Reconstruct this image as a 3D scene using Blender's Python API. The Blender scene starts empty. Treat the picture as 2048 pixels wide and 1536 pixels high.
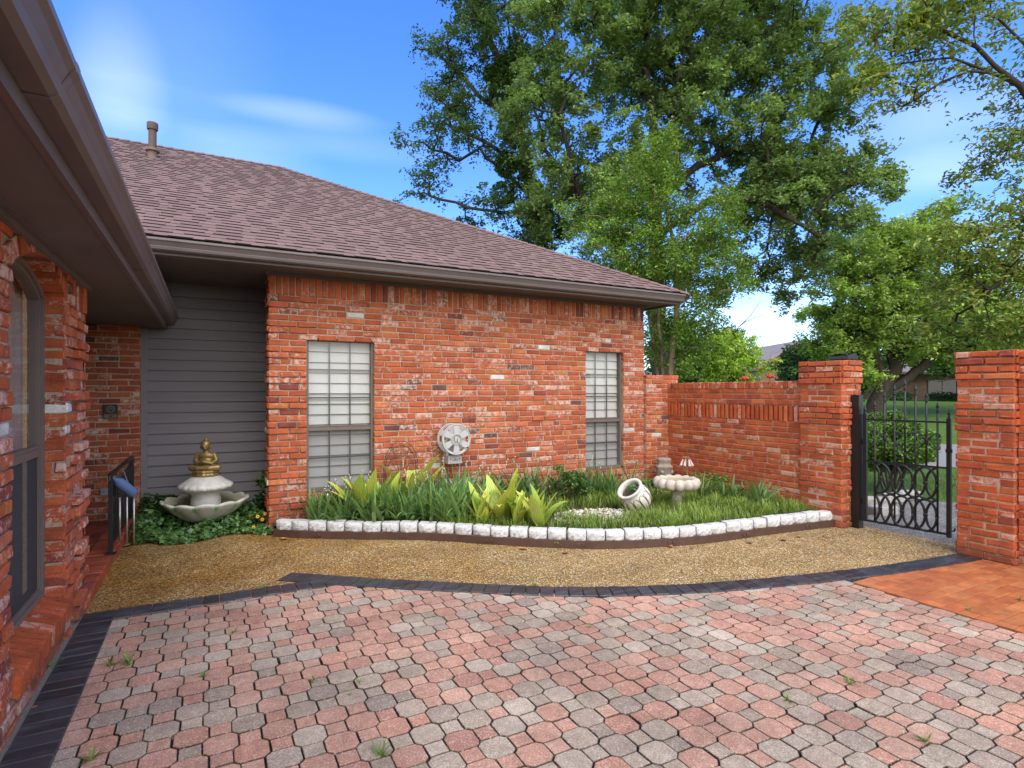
import bpy, bmesh, math, random
import numpy as np
from mathutils import Vector, Matrix

random.seed(11)
RNG = np.random.default_rng(5)
PI = math.pi
sc = bpy.context.scene
COL = sc.collection

# ------------------------------------------------------------------ survey
# House frame: X runs along the long brick facade, Y away from the camera at
# right angles to it, Z up.  The camera stands at the origin, eye 1.5 m.
YAW = math.radians(28.05)
CA, SA = math.cos(YAW), math.sin(YAW)
FPX, CXP, HYP, EYE = 1138.0, 1024.0, 783.0, 1.5


def ray(px, py):
    a = (px - CXP) / FPX
    b = -(py - HYP) / FPX
    return Vector((a * CA + SA, -a * SA + CA, b))


def gp(px, py, z=0.0):
    """surveyed point at height z"""
    r = ray(px, py)
    t = (z - EYE) / r.z
    return Vector((r.x * t, r.y * t, z))


def dp(px, py, d):
    """surveyed point at distance d in front of the camera"""
    r = ray(px, py)
    return Vector((r.x * d, r.y * d, EYE + r.z * d))


# ------------------------------------------------------------------ helpers
def srgb(r, g, b):
    def f(c):
        c /= 255.0
        return c / 12.92 if c <= 0.04045 else ((c + 0.055) / 1.055) ** 2.4
    return (f(r), f(g), f(b))


class MB:
    def __init__(s):
        s.v, s.f, s.t, s.m = [], [], [], []

    def add(s, vs, fs, tint=(1, 1, 1, 0), mi=0, tints=None):
        o = len(s.v)
        s.v.extend([tuple(p) for p in vs])
        s.f.extend([tuple(i + o for i in f) for f in fs])
        s.m.extend([mi] * len(fs))
        if tints is not None:
            s.t.extend(tints)
        else:
            s.t.extend([tint] * len(vs))

    def box(s, lo, hi, tint=(1, 1, 1, 0), mi=0, rot=None, org=None):
        x0, y0, z0 = lo
        x1, y1, z1 = hi
        vs = [(x0, y0, z0), (x1, y0, z0), (x1, y1, z0), (x0, y1, z0),
              (x0, y0, z1), (x1, y0, z1), (x1, y1, z1), (x0, y1, z1)]
        if rot is not None:
            vs = [rot @ Vector(p) for p in vs]
        if org is not None:
            vs = [Vector(p) + Vector(org) for p in vs]
        s.add(vs, [(0, 3, 2, 1), (4, 5, 6, 7), (0, 1, 5, 4), (1, 2, 6, 5), (2, 3, 7, 6), (3, 0, 4, 7)], tint, mi)

    def tube(s, pts, rad, n=6, tint=(1, 1, 1, 0), mi=0, cap=True, flat=None):
        """tube through points; rad scalar or list; flat=(a,b) elliptical scale"""
        pts = [Vector(p) for p in pts]
        if not hasattr(rad, '__len__'):
            rad = [rad] * len(pts)
        vs, fs = [], []
        prev = None
        for i, p in enumerate(pts):
            d = (pts[min(i + 1, len(pts) - 1)] - pts[max(i - 1, 0)])
            if d.length < 1e-9:
                d = Vector((0, 0, 1))
            d.normalize()
            if prev is None:
                a = d.cross(Vector((0, 0, 1)))
                if a.length < 0.1:
                    a = d.cross(Vector((1, 0, 0)))
            else:
                a = prev - d * prev.dot(d)
            a.normalize()
            prev = a
            b = d.cross(a)
            for k in range(n):
                th = 2 * PI * k / n
                vs.append(p + (a * math.cos(th) + b * math.sin(th)) * rad[i])
        m = len(pts)
        for i in range(m - 1):
            for k in range(n):
                k2 = (k + 1) % n
                fs.append((i * n + k, i * n + k2, (i + 1) * n + k2, (i + 1) * n + k))
        if cap:
            fs.append(tuple(range(n - 1, -1, -1)))
            fs.append(tuple((m - 1) * n + k for k in range(n)))
        s.add(vs, fs, tint, mi)

    def lathe(s, prof, n=32, org=(0, 0, 0), rot=None, rfun=None, tfun=None, tint=(1, 1, 1, 0), mi=0, zfun=None):
        """prof: list of (r,z). rfun(i,theta)->radius factor; tfun(i,theta)->tint"""
        vs, fs, ts = [], [], []
        for i, (r, z) in enumerate(prof):
            for k in range(n):
                th = 2 * PI * k / n
                rr = r * (rfun(i, th) if rfun else 1)
                zz = z + (zfun(i, th) if zfun else 0)
                p = Vector((rr * math.cos(th), rr * math.sin(th), zz))
                if rot is not None:
                    p = rot @ p
                vs.append(p + Vector(org))
                ts.append(tfun(i, th) if tfun else tint)
        for i in range(len(prof) - 1):
            for k in range(n):
                k2 = (k + 1) % n
                fs.append((i * n + k, i * n + k2, (i + 1) * n + k2, (i + 1) * n + k))
        s.add(vs, fs, tint, mi, ts)

    def ball(s, c, r, tint=(1, 1, 1, 0), mi=0, n=10, m=7, rot=None):
        if not hasattr(r, '__len__'):
            r = (r, r, r)
        vs, fs = [], []
        for i in range(m + 1):
            ph = PI * i / m
            for k in range(n):
                th = 2 * PI * k / n
                p = Vector((r[0] * math.sin(ph) * math.cos(th), r[1] * math.sin(ph) * math.sin(th), r[2] * math.cos(ph)))
                if rot is not None:
                    p = rot @ p
                vs.append(p + Vector(c))
        for i in range(m):
            for k in range(n):
                k2 = (k + 1) % n
                fs.append((i * n + k, (i + 1) * n + k, (i + 1) * n + k2, i * n + k2))
        s.add(vs, fs, tint, mi)

    def build(s, name, mats, parent=None, smooth=False):
        me = bpy.data.meshes.new(name)
        me.from_pydata(s.v, [], s.f)
        a = me.attributes.new('tint', 'FLOAT_COLOR', 'POINT')
        a.data.foreach_set('color', np.array([tuple(t) if len(t) == 4 else tuple(t) + (0,) for t in s.t], dtype=np.float32).ravel())
        if not isinstance(mats, (list, tuple)):
            mats = [mats]
        for m in mats:
            me.materials.append(m)
        if len(mats) > 1:
            me.polygons.foreach_set('material_index', np.array(s.m, dtype=np.int32))
        if smooth:
            me.polygons.foreach_set('use_smooth', np.ones(len(me.polygons), dtype=bool))
        me.update()
        o = bpy.data.objects.new(name, me)
        COL.objects.link(o)
        if parent is not None:
            o.parent = parent
        return o


def smooth_by_angle(o, deg=35):
    me = o.data
    bm = bmesh.new()
    bm.from_mesh(me)
    bmesh.ops.remove_doubles(bm, verts=bm.verts, dist=1e-6)
    lim = math.radians(deg)
    for e in bm.edges:
        if len(e.link_faces) == 2 and e.calc_face_angle(0) > lim:
            e.smooth = False
    for f in bm.faces:
        f.smooth = True
    bm.to_mesh(me)
    bm.free()
    return o


def fast_mesh(name, verts, tris, tint, mat, parent=None, smooth=False):
    me = bpy.data.meshes.new(name)
    nv, nt = len(verts), len(tris)
    k = tris.shape[1]
    me.vertices.add(nv)
    me.vertices.foreach_set('co', np.asarray(verts, dtype=np.float32).ravel())
    me.loops.add(nt * k)
    me.loops.foreach_set('vertex_index', np.asarray(tris, dtype=np.int32).ravel())
    me.polygons.add(nt)
    me.polygons.foreach_set('loop_start', np.arange(0, nt * k, k, dtype=np.int32))
    me.polygons.foreach_set('loop_total', np.full(nt, k, dtype=np.int32))
    if smooth:
        me.polygons.foreach_set('use_smooth', np.ones(nt, dtype=bool))
    me.update(calc_edges=True)
    a = me.attributes.new('tint', 'FLOAT_COLOR', 'POINT')
    t = np.ones((nv, 4), dtype=np.float32)
    t[:, :3] = tint
    a.data.foreach_set('color', t.ravel())
    me.materials.append(mat)
    o = bpy.data.objects.new(name, me)
    COL.objects.link(o)
    if parent is not None:
        o.parent = parent
    return o


def tag(o, label=None, cat=None, group=None, kind=None):
    if label:
        o['label'] = label
    if cat:
        o['category'] = cat
    if group:
        o['group'] = group
    if kind:
        o['kind'] = kind
    return o


def thing(name, label, cat, loc=(0, 0, 0), rz=0.0, group=None):
    o = bpy.data.objects.new(name, None)
    COL.objects.link(o)
    o.location = loc
    o.rotation_euler = (0, 0, rz)
    return tag(o, label, cat, group)


ORD = ['first', 'second', 'third', 'fourth', 'fifth', 'sixth', 'seventh', 'eighth', 'ninth', 'tenth', 'eleventh', 'twelfth',
       'thirteenth', 'fourteenth', 'fifteenth', 'sixteenth', 'seventeenth', 'eighteenth', 'nineteenth', 'twentieth']
TENS = {2: 'twenty', 3: 'thirty', 4: 'forty'}


def nth(i):
    if i < 20:
        return ORD[i]
    n = i + 1
    if n % 10 == 0:
        return {30: 'thirtieth', 40: 'fortieth'}[n]
    return TENS[n // 10] + '-' + ORD[n % 10 - 1]


# ------------------------------------------------------------------ materials
class NT:
    def __init__(s, name):
        s.mat = bpy.data.materials.new(name)
        s.mat.use_nodes = True
        s.t = s.mat.node_tree
        s.t.nodes.clear()
        s.out = s.n('ShaderNodeOutputMaterial')

    def n(s, typ, **kw):
        x = s.t.nodes.new(typ)
        for k, v in kw.items():
            if k.startswith('i_'):
                x.inputs[k[2:].replace('_', ' ')].default_value = v
            else:
                setattr(x, k, v)
        return x

    def l(s, a, b):
        s.t.links.new(a, b)

    def coord(s, kind='Object', scale=None):
        c = s.n('ShaderNodeTexCoord').outputs[kind]
        if scale:
            m = s.n('ShaderNodeMapping')
            m.inputs['Scale'].default_value = scale
            s.l(c, m.inputs[0])
            return m.outputs[0]
        return c

    def noise(s, vec, scale, detail=4, rough=0.6, out='Fac'):
        x = s.n('ShaderNodeTexNoise')
        x.inputs['Scale'].default_value = scale
        x.inputs['Detail'].default_value = detail
        x.inputs['Roughness'].default_value = rough
        s.l(vec, x.inputs['Vector'])
        return x.outputs[out]

    def vor(s, vec, scale, out='Color', feature='F1'):
        x = s.n('ShaderNodeTexVoronoi')
        x.feature = feature
        x.inputs['Scale'].default_value = scale
        s.l(vec, x.inputs['Vector'])
        return x.outputs[out]

    def ramp(s, fac, stops, interp='LINEAR'):
        x = s.n('ShaderNodeValToRGB')
        x.color_ramp.interpolation = interp
        e = x.color_ramp.elements
        while len(e) > 1:
            e.remove(e[-1])
        for i, (p, c) in enumerate(stops):
            if i == 0:
                e[0].position = p
                el = e[0]
            else:
                el = e.new(p)
            if not hasattr(c, '__len__'):
                c = (c, c, c)
            el.color = tuple(c)[:3] + (1,)
        s.l(fac, x.inputs[0])
        return x.outputs[0]

    def mix(s, fac, a, b, typ='MIX'):
        x = s.n('ShaderNodeMix')
        x.data_type = 'RGBA'
        x.blend_type = typ
        for idx, v in ((0, fac), (6, a), (7, b)):
            sock = x.inputs[idx]
            if hasattr(v, 'is_output'):
                s.l(v, sock)
            elif hasattr(v, '__len__'):
                sock.default_value = tuple(v)[:3] + (1,)
            else:
                sock.default_value = v if idx == 0 else (v, v, v, 1)
        return x.outputs[2]

    def math(s, op, a, b=0.0, c=None, clamp=False):
        x = s.n('ShaderNodeMath', operation=op)
        x.use_clamp = clamp
        for i, v in enumerate((a, b) if c is None else (a, b, c)):
            if hasattr(v, 'is_output'):
                s.l(v, x.inputs[i])
            else:
                x.inputs[i].default_value = v
        return x.outputs[0]

    def tint(s):
        x = s.n('ShaderNodeAttribute')
        x.attribute_name = 'tint'
        return x.outputs['Color'], x.outputs['Alpha']

    def bump(s, h, strength=0.3, dist=0.01):
        x = s.n('ShaderNodeBump')
        x.inputs['Strength'].default_value = strength
        x.inputs['Distance'].default_value = dist
        s.l(h, x.inputs['Height'])
        return x.outputs[0]

    def pbr(s, col, rough=0.8, metal=0.0, normal=None, spec=0.4):
        x = s.n('ShaderNodeBsdfPrincipled')
        for sock, v in (('Base Color', col), ('Roughness', rough), ('Metallic', metal), ('Specular IOR Level', spec)):
            k = x.inputs[sock]
            if hasattr(v, 'is_output'):
                s.l(v, k)
            elif hasattr(v, '__len__'):
                k.default_value = tuple(v)[:3] + (1,)
            else:
                k.default_value = v
        if normal is not None:
            s.l(normal, x.inputs['Normal'])
        return x.outputs[0]

    def done(s, sh):
        s.l(sh, s.out.inputs[0])
        return s.mat


def mat_brick(name, wash=(0.62, 0.45, 0.38), lo=0.52, hi=0.64):
    m = NT(name)
    c = m.coord()
    col, al = m.tint()
    n1 = m.noise(c, 22, 5, 0.7)
    n2 = m.noise(c, 90, 4, 0.7)
    n3 = m.noise(c, 7, 3)
    v = m.ramp(n2, [(0.3, 0.72), (0.7, 1.2)])
    col = m.mix(1.0, col, v, 'MULTIPLY')
    soft = m.ramp(n3, [(0.35, 0.8), (0.65, 1.12)])
    col = m.mix(1.0, col, soft, 'MULTIPLY')
    # lime wash left on some faces
    w = m.math('ADD', n1, m.math('MULTIPLY', al, 0.42))
    w = m.math('ADD', w, m.math('MULTIPLY', m.math('SUBTRACT', n2, 0.5), 0.35))
    w = m.ramp(w, [(lo + 0.12, 0.0), (hi + 0.16, 0.85)])
    col = m.mix(w, col, wash)
    pits = m.ramp(m.noise(c, 130, 2, 0.5), [(0.28, 0.45), (0.36, 1.0)])
    col = m.mix(0.6, col, pits, 'MULTIPLY')
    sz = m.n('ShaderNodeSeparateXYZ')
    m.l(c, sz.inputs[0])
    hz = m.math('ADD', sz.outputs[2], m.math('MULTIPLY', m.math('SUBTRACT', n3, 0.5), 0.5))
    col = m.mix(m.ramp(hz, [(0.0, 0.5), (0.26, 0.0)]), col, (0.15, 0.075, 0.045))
    nb = m.bump(m.mix(0.5, n1, n2), 0.55, 0.008)
    return m.done(m.pbr(col, 0.85, normal=nb, spec=0.25))


def mat_mortar(name, col):
    m = NT(name)
    c = m.coord()
    n = m.noise(c, 60, 5, 0.7)
    cc = m.ramp(n, [(0.3, tuple(x * 0.6 for x in col)), (0.7, tuple(min(x * 1.2, 1) for x in col))])
    return m.done(m.pbr(cc, 0.95, normal=m.bump(n, 0.6, 0.006), spec=0.15))


def mat_tinted(name, rough=0.6, bump_scale=0, bump=0.2, var=0.15, vscale=8, metal=0.0, spec=0.4):
    m = NT(name)
    c = m.coord()
    col, al = m.tint()
    n = m.noise(c, vscale, 5, 0.65)
    v = m.ramp(n, [(0.3, 1 - var), (0.7, 1 + var)])
    col = m.mix(1.0, col, v, 'MULTIPLY')
    nb = None
    if bump_scale:
        nb = m.bump(m.noise(c, bump_scale, 4, 0.7), bump, 0.006)
    return m.done(m.pbr(col, rough, metal, nb, spec))


def mat_paint(name, col, rough=0.5, var=0.12, vscale=6, bump_scale=0, bump=0.15, metal=0.0, dirt=None, spec=0.4, stretch=None):
    m = NT(name)
    c = m.coord('Object', stretch)
    n = m.noise(c, vscale, 6, 0.65)
    cc = m.ramp(n, [(0.3, tuple(x * (1 - var) for x in col)), (0.7, tuple(min(1, x * (1 + var)) for x in col))])
    if dirt:
        d = m.ramp(m.noise(c, vscale * 0.7, 6, 0.75), [(0.55, 0.0), (0.75, dirt[1])])
        cc = m.mix(d, cc, dirt[0])
    nb = m.bump(m.noise(c, bump_scale, 4, 0.7), bump, 0.005) if bump_scale else None
    return m.done(m.pbr(cc, rough, metal, nb, spec))


def mat_block(name):
    """white paint on split concrete: chipped, soil-splashed near the foot, each block worn differently"""
    m = NT(name)
    c = m.coord()
    oi = m.n('ShaderNodeObjectInfo')
    off = m.n('ShaderNodeVectorMath', operation='ADD')
    sc_ = m.n('ShaderNodeCombineXYZ')
    m.l(m.math('MULTIPLY', oi.outputs['Random'], 37.0), sc_.inputs[0])
    m.l(c, off.inputs[0])
    m.l(sc_.outputs[0], off.inputs[1])
    v = off.outputs[0]
    n = m.noise(v, 38, 6, 0.75)
    col = m.ramp(n, [(0.3, 0.50), (0.62, 0.66)])
    chip = m.ramp(m.noise(v, 24, 6, 0.8), [(0.57, 0.0), (0.66, 0.75)])
    col = m.mix(chip, col, (0.22, 0.19, 0.16))
    sx = m.n('ShaderNodeSeparateXYZ')
    m.l(c, sx.inputs[0])
    h = m.math('ADD', sx.outputs[2], m.math('MULTIPLY', m.noise(v, 18, 4), 0.05))
    soil = m.ramp(h, [(0.020, 0.55), (0.045, 0.0)])
    col = m.mix(soil, col, (0.20, 0.15, 0.11))
    tone = m.math('ADD', 0.88, m.math('MULTIPLY', oi.outputs['Random'], 0.18))
    col = m.mix(1.0, col, m.mix(tone, (0, 0, 0), (1, 1, 1)), 'MULTIPLY')
    return m.done(m.pbr(col, 0.85, normal=m.bump(n, 0.9, 0.008), spec=0.25))


def mat_leaf(name, trans=0.3, rough=0.45, spec=0.35):
    m = NT(name)
    col, al = m.tint()
    p = m.pbr(col, rough, spec=spec)
    t = m.n('ShaderNodeBsdfTranslucent')
    tc = m.mix(1.0, col, (1.25, 1.3, 0.6), 'MULTIPLY')
    m.l(tc, t.inputs[0])
    x = m.n('ShaderNodeMixShader')
    x.inputs[0].default_value = trans
    m.l(p, x.inputs[1])
    m.l(t.outputs[0], x.inputs[2])
    return m.done(x.outputs[0])


def mat_bark(name, col):
    m = NT(name)
    c = m.coord('Object', (1, 1, 0.25))
    n = m.noise(c, 14, 6, 0.7)
    cc = m.ramp(n, [(0.3, tuple(x * 0.5 for x in col)), (0.7, tuple(x * 1.3 for x in col))])
    return m.done(m.pbr(cc, 0.9, normal=m.bump(n, 0.8, 0.03), spec=0.2))


def mat_glass(name, tintc=(0.9, 0.92, 0.93), f0=0.04, k=0.9):
    """thin sheet: clear or tinted, mirror share from Schlick on |cos|"""
    m = NT(name)
    g = m.n('ShaderNodeNewGeometry')
    d = m.n('ShaderNodeVectorMath', operation='DOT_PRODUCT')
    m.l(g.outputs['Incoming'], d.inputs[0])
    m.l(g.outputs['Normal'], d.inputs[1])
    c = m.math('SUBTRACT', 1.0, m.math('ABSOLUTE', d.outputs['Value']))
    fr = m.math('ADD', f0, m.math('MULTIPLY', m.math('POWER', c, 5.0), k))
    tr = m.n('ShaderNodeBsdfTransparent')
    tr.inputs[0].default_value = tuple(tintc) + (1,)
    gl = m.n('ShaderNodeBsdfGlossy')
    gl.inputs['Roughness'].default_value = 0.02
    x = m.n('ShaderNodeMixShader')
    m.l(fr, x.inputs[0])
    m.l(tr.outputs[0], x.inputs[1])
    m.l(gl.outputs[0], x.inputs[2])
    return m.done(x.outputs[0])


def mat_screen(name, col, open_):
    """fine woven fly screen: part thread, part holes"""
    m = NT(name)
    df = m.n('ShaderNodeBsdfDiffuse')
    df.inputs[0].default_value = tuple(col) + (1,)
    tr = m.n('ShaderNodeBsdfTransparent')
    x = m.n('ShaderNodeMixShader')
    x.inputs[0].default_value = open_
    m.l(df.outputs[0], x.inputs[1])
    m.l(tr.outputs[0], x.inputs[2])
    return m.done(x.outputs[0])


def mat_gravel(name, grey=0.0):
    m = NT(name)
    c = m.coord()
    d = m.noise(c, 9, 2, out='Color')
    cw = m.mix(0.03, c, d, 'ADD')
    cell = m.vor(cw, 120, 'Color')
    dist = m.vor(cw, 120, 'Distance')
    sep = m.n('ShaderNodeSeparateColor')
    m.l(cell, sep.inputs[0])
    peb = m.ramp(sep.outputs[0], [(0.0, srgb(112, 86, 46)), (0.22, srgb(170, 134, 74)), (0.45, srgb(186, 150, 92)), (0.62, srgb(146, 112, 64)),
                                  (0.74, srgb(205, 178, 128)), (0.86, srgb(218, 206, 180)), (0.95, srgb(240, 232, 216))], 'CONSTANT')
    edge = m.ramp(dist, [(0.25, 1.0), (0.75, 0.5)])
    col = m.mix(1.0, peb, edge, 'MULTIPLY')
    # damp, ochre-stained patches
    st = m.noise(c, 0.9, 5, 0.65)
    sx = m.n('ShaderNodeSeparateXYZ')
    m.l(c, sx.inputs[0])
    damp = m.math('ADD', st, m.math('MULTIPLY', sx.outputs[0], -0.075))
    dm = m.ramp(damp, [(0.28, 0.0), (0.62, 1.0)])
    wet = m.mix(1.0, col, srgb(236, 200, 116), 'MULTIPLY')
    col = m.mix(m.math('MULTIPLY', dm, 0.85), col, wet)
    dark = m.ramp(m.noise(c, 2.3, 5, 0.7), [(0.35, 0.72), (0.6, 1.05)])
    col = m.mix(1.0, col, dark, 'MULTIPLY')
    col = m.mix(1.0, col, (1.16, 1.14, 1.0), 'MULTIPLY')
    if grey:
        hsv = m.n('ShaderNodeHueSaturation')
        hsv.inputs['Saturation'].default_value = 1 - grey
        hsv.inputs['Value'].default_value = 0.55
        m.l(col, hsv.inputs['Color'])
        col = hsv.outputs[0]
    rough = m.ramp(dm, [(0.0, 0.8), (1.0, 0.42)])
    nb = m.bump(m.ramp(dist, [(0.1, 1.0), (0.7, 0.0)]), 0.7, 0.006)
    return m.done(m.pbr(col, rough, normal=nb, spec=0.4))


def mat_paver(name):
    m = NT(name)
    c = m.coord()
    col, al = m.tint()
    sp = m.noise(c, 170, 3, 0.85)
    v = m.ramp(sp, [(0.25, 0.38), (0.5, 1.0), (0.72, 2.1)])
    col = m.mix(1.0, col, v, 'MULTIPLY')
    cell = m.vor(c, 150, 'Color')
    sep = m.n('ShaderNodeSeparateColor')
    m.l(cell, sep.inputs[0])
    fl = m.ramp(sep.outputs[0], [(0.84, 0.0), (0.88, 0.6)], 'CONSTANT')
    col = m.mix(fl, col, srgb(205, 190, 175))
    gr = m.ramp(m.noise(c, 1.3, 6, 0.7), [(0.3, 0.62), (0.66, 1.08)])
    col = m.mix(1.0, col, gr, 'MULTIPLY')
    st = m.ramp(m.noise(c, 0.9, 7, 0.75), [(0.52, 0.0), (0.72, 0.4)])
    col = m.mix(st, col, (0.10, 0.085, 0.07))
    blot = m.ramp(m.noise(c, 24, 4, 0.6), [(0.3, 0.82), (0.7, 1.12)])
    col = m.mix(1.0, col, blot, 'MULTIPLY')
    nb = m.bump(sp, 0.55, 0.005)
    return m.done(m.pbr(col, 0.78, normal=nb, spec=0.35))


def mat_slate(name):
    m = NT(name)
    c = m.coord()
    col, al = m.tint()
    n = m.noise(c, 5, 6, 0.75)
    streak = m.ramp(m.noise(m.coord('Object', (1.0, 5.0, 1)), 3.2, 6, 0.75), [(0.52, 0.0), (0.72, 0.6)])
    cc = m.mix(streak, col, (0.16, 0.155, 0.16))
    rough = m.ramp(n, [(0.35, 0.28), (0.65, 0.62)])
    return m.done(m.pbr(cc, rough, normal=m.bump(m.noise(c, 70, 4, 0.7), 0.25, 0.004), spec=0.5))


def mat_shingle(name):
    m = NT(name)
    c = m.coord()
    col, al = m.tint()
    g = m.noise(c, 160, 3, 0.8)
    v = m.ramp(g, [(0.3, 0.7), (0.7, 1.35)])
    col = m.mix(1.0, col, v, 'MULTIPLY')
    w = m.ramp(m.noise(c, 0.8, 4), [(0.3, 0.88), (0.7, 1.1)])
    col = m.mix(1.0, col, w, 'MULTIPLY')
    return m.done(m.pbr(col, 0.8, normal=m.bump(g, 0.3, 0.003), spec=0.45))


def mat_lawn(name, a, b, scale=30):
    m = NT(name)
    c = m.coord()
    n = m.noise(c, scale, 5, 0.75)
    n2 = m.noise(c, 0.5, 4)
    cc = m.ramp(n, [(0.3, a), (0.7, b)])
    cc = m.mix(1.0, cc, m.ramp(n2, [(0.3, 0.75), (0.7, 1.2)]), 'MULTIPLY')
    return m.done(m.pbr(cc, 0.9, normal=m.bump(n, 0.8, 0.03), spec=0.2))


M = {}
M['brick'] = mat_brick('brick_washed', wash=(0.62, 0.44, 0.36), lo=0.555, hi=0.66)
M['brick_clean'] = mat_brick('brick_orange', wash=(0.60, 0.36, 0.27), lo=0.56, hi=0.66)
M['mortar'] = mat_mortar('mortar_grey', (0.44, 0.335, 0.26))
M['mortar_tan'] = mat_mortar('mortar_tan', (0.50, 0.35, 0.245))
M['taupe'] = mat_paint('taupe_trim', srgb(106, 97, 96), 0.42, 0.10, 3, dirt=((0.05, 0.04, 0.035), 0.25), spec=0.45)
M['soffit'] = mat_paint('soffit_board', srgb(108, 103, 105), 0.7, 0.10, 2, dirt=((0.05, 0.04, 0.035), 0.3), stretch=(1, 1, 1))
M['siding'] = mat_paint('grey_siding', srgb(122, 118, 124), 0.6, 0.08, 3, bump_scale=40, bump=0.08, stretch=(0.25, 1, 3))
M['shingle'] = mat_shingle('roof_shingle')
M['frame'] = mat_paint('window_bronze', srgb(112, 100, 92), 0.45, 0.08, 8)
M['muntin'] = mat_paint('muntin_grey', srgb(82, 82, 82), 0.5, 0.05)
M['blind'] = mat_paint('blind_white', (0.50, 0.50, 0.48), 0.6, 0.05, 5)
M['screen'] = mat_screen('insect_screen', (0.10, 0.10, 0.10), 0.68)
M['glass'] = mat_glass('window_glass', (0.95, 0.96, 0.96), 0.05)
M['darkglass'] = mat_glass('dark_glass', (0.12, 0.12, 0.13), 0.05)
M['darkscreen'] = mat_screen('dark_screen', (0.075, 0.072, 0.072), 0.25)
M['door'] = mat_paint('dark_door', (0.025, 0.017, 0.012), 0.4)
M['iron'] = mat_paint('black_iron', (0.012, 0.012, 0.013), 0.38, 0.2, 20, bump_scale=60, bump=0.1, spec=0.5)
M['gravel'] = mat_gravel('exposed_aggregate')
M['gravel_grey'] = mat_gravel('grey_aggregate', 0.8)
M['paver'] = mat_paver('concrete_paver')
M['slate'] = mat_slate('black_brick')
M['patchbrick'] = mat_tinted('terracotta_paver', 0.55, 90, 0.25, 0.3, 9, spec=0.45)
M['joint'] = mat_mortar('joint_sand', (0.028, 0.024, 0.019))
M['concrete'] = mat_mortar('grey_concrete', (0.33, 0.32, 0.30))
M['footing'] = mat_mortar('stained_footing', (0.22, 0.19, 0.15))
M['asphalt'] = mat_mortar('street_concrete', (0.26, 0.245, 0.235))
M['soil'] = mat_mortar('garden_soil', (0.085, 0.06, 0.04))
M['lawn'] = mat_lawn('lawn_grass', srgb(46, 74, 24), srgb(100, 128, 50))
M['ground'] = mat_lawn('ground_grass', srgb(52, 80, 30), srgb(98, 122, 58), 8)
M['whitepaint'] = mat_block('white_block')
M['edging'] = mat_paint('brown_edging', srgb(84, 62, 54), 0.55, 0.2, 8, bump_scale=30, bump=0.1, dirt=((0.05, 0.035, 0.025), 0.5))
M['stone'] = mat_tinted('cast_stone', 0.8, 70, 0.3, 0.18, 9, spec=0.3)
M['gold'] = mat_tinted('gilt_paint', 0.42, 50, 0.2, 0.35, 25, metal=0.5)
M['white_plastic'] = mat_tinted('white_plastic', 0.45, 0, 0, 0.05, 10)
M['metal'] = mat_tinted('pipe_metal', 0.35, 0, 0, 0.15, 20, metal=0.8)
M['plain'] = mat_tinted('plain_matte', 0.7, 40, 0.15, 0.12, 12)
M['water'] = mat_glass('water', (0.75, 0.76, 0.66), 0.03)
M['leaf'] = mat_leaf('leaf', 0.30, 0.5)
M['blade'] = mat_leaf('blade_leaf', 0.25, 0.42)
M['glossleaf'] = mat_leaf('glossy_leaf', 0.15, 0.28, 0.5)
M['bark'] = mat_bark('bark_grey', (0.055, 0.045, 0.036))
M['bark_light'] = mat_bark('bark_tan', (0.22, 0.16, 0.11))
M['gold_solid'] = mat_paint('gilt_figure', (.30, .215, .085), 0.42, .3, 30, bump_scale=60, bump=.2, metal=.5, dirt=((.10, .06, .02), .5))
M['chips'] = mat_tinted('marble_chips', 0.7, 60, 0.3, 0.15, 30)

# ------------------------------------------------------------------ brick laying
V2 = lambda x, y: Vector((x, y, 0))


def tint_main(dull=1.0):
    r = random.random()
    if r < 0.56:
        c = (0.45, 0.112, 0.045)
    elif r < 0.74:
        c = (0.39, 0.092, 0.042)
    elif r < 0.80:
        c = (0.25, 0.062, 0.045)
    elif r < 0.89:
        c = (0.50, 0.150, 0.052)
    elif r < 0.965:
        c = (0.47, 0.145, 0.075)
    elif r < 0.988:
        c = (0.16, 0.07, 0.06)
    else:
        c = (0.64, 0.62, 0.58)
    k = random.uniform(0.88, 1.12) * dull
    w = random.random()
    w = 0.0 if w < 0.46 else (0.34 if w < 0.76 else random.uniform(0.38, 0.66))
    return (c[0] * k, c[1] * k, c[2] * k, w)


def tint_orange(dull=1.0):
    r = random.random()
    if r < 0.66:
        c = (0.47, 0.103, 0.036)
    elif r < 0.88:
        c = (0.40, 0.082, 0.034)
    elif r < 0.95:
        c = (0.52, 0.15, 0.055)
    else:
        c = (0.33, 0.075, 0.045)
    k = random.uniform(0.9, 1.1) * dull
    w = random.random()
    w = 0.0 if w < 0.62 else (0.25 if w < 0.86 else random.uniform(0.4, 0.8))
    return (c[0] * k, c[1] * k, c[2] * k, w)


def brick(mb, o, u, n, a, b, z0, z1, out, depth, tint, j=0.0025, bev=0.006):
    """one laid brick: o+u*a..b along the wall, z0..z1, face pushed out by `out`"""
    R = lambda: random.uniform(-j, j)
    fv = []
    back, ring, front = [], [], []
    up = Vector((0, 0, 1))
    for (s, z, ds, dz) in ((a, z0, 1, 1), (b, z0, -1, 1), (b, z1, -1, -1), (a, z1, 1, -1)):
        p = o + u * (s + R()) + up * (z + R())
        back.append(p + n * (out - depth))
        ring.append(p + n * (out - bev))
        front.append(p + u * ds * bev + up * dz * bev * 0.9 + n * (out + R() * 0.8))
    fv = back + ring + front
    fs = []
    for i in range(4):
        k = (i + 1) % 4
        fs.append((i, k, 4 + k, 4 + i))
        fs.append((4 + i, 4 + k, 8 + k, 8 + i))
    fs.append((8, 9, 10, 11))
    mb.add(fv, fs, tint, 0)


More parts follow.
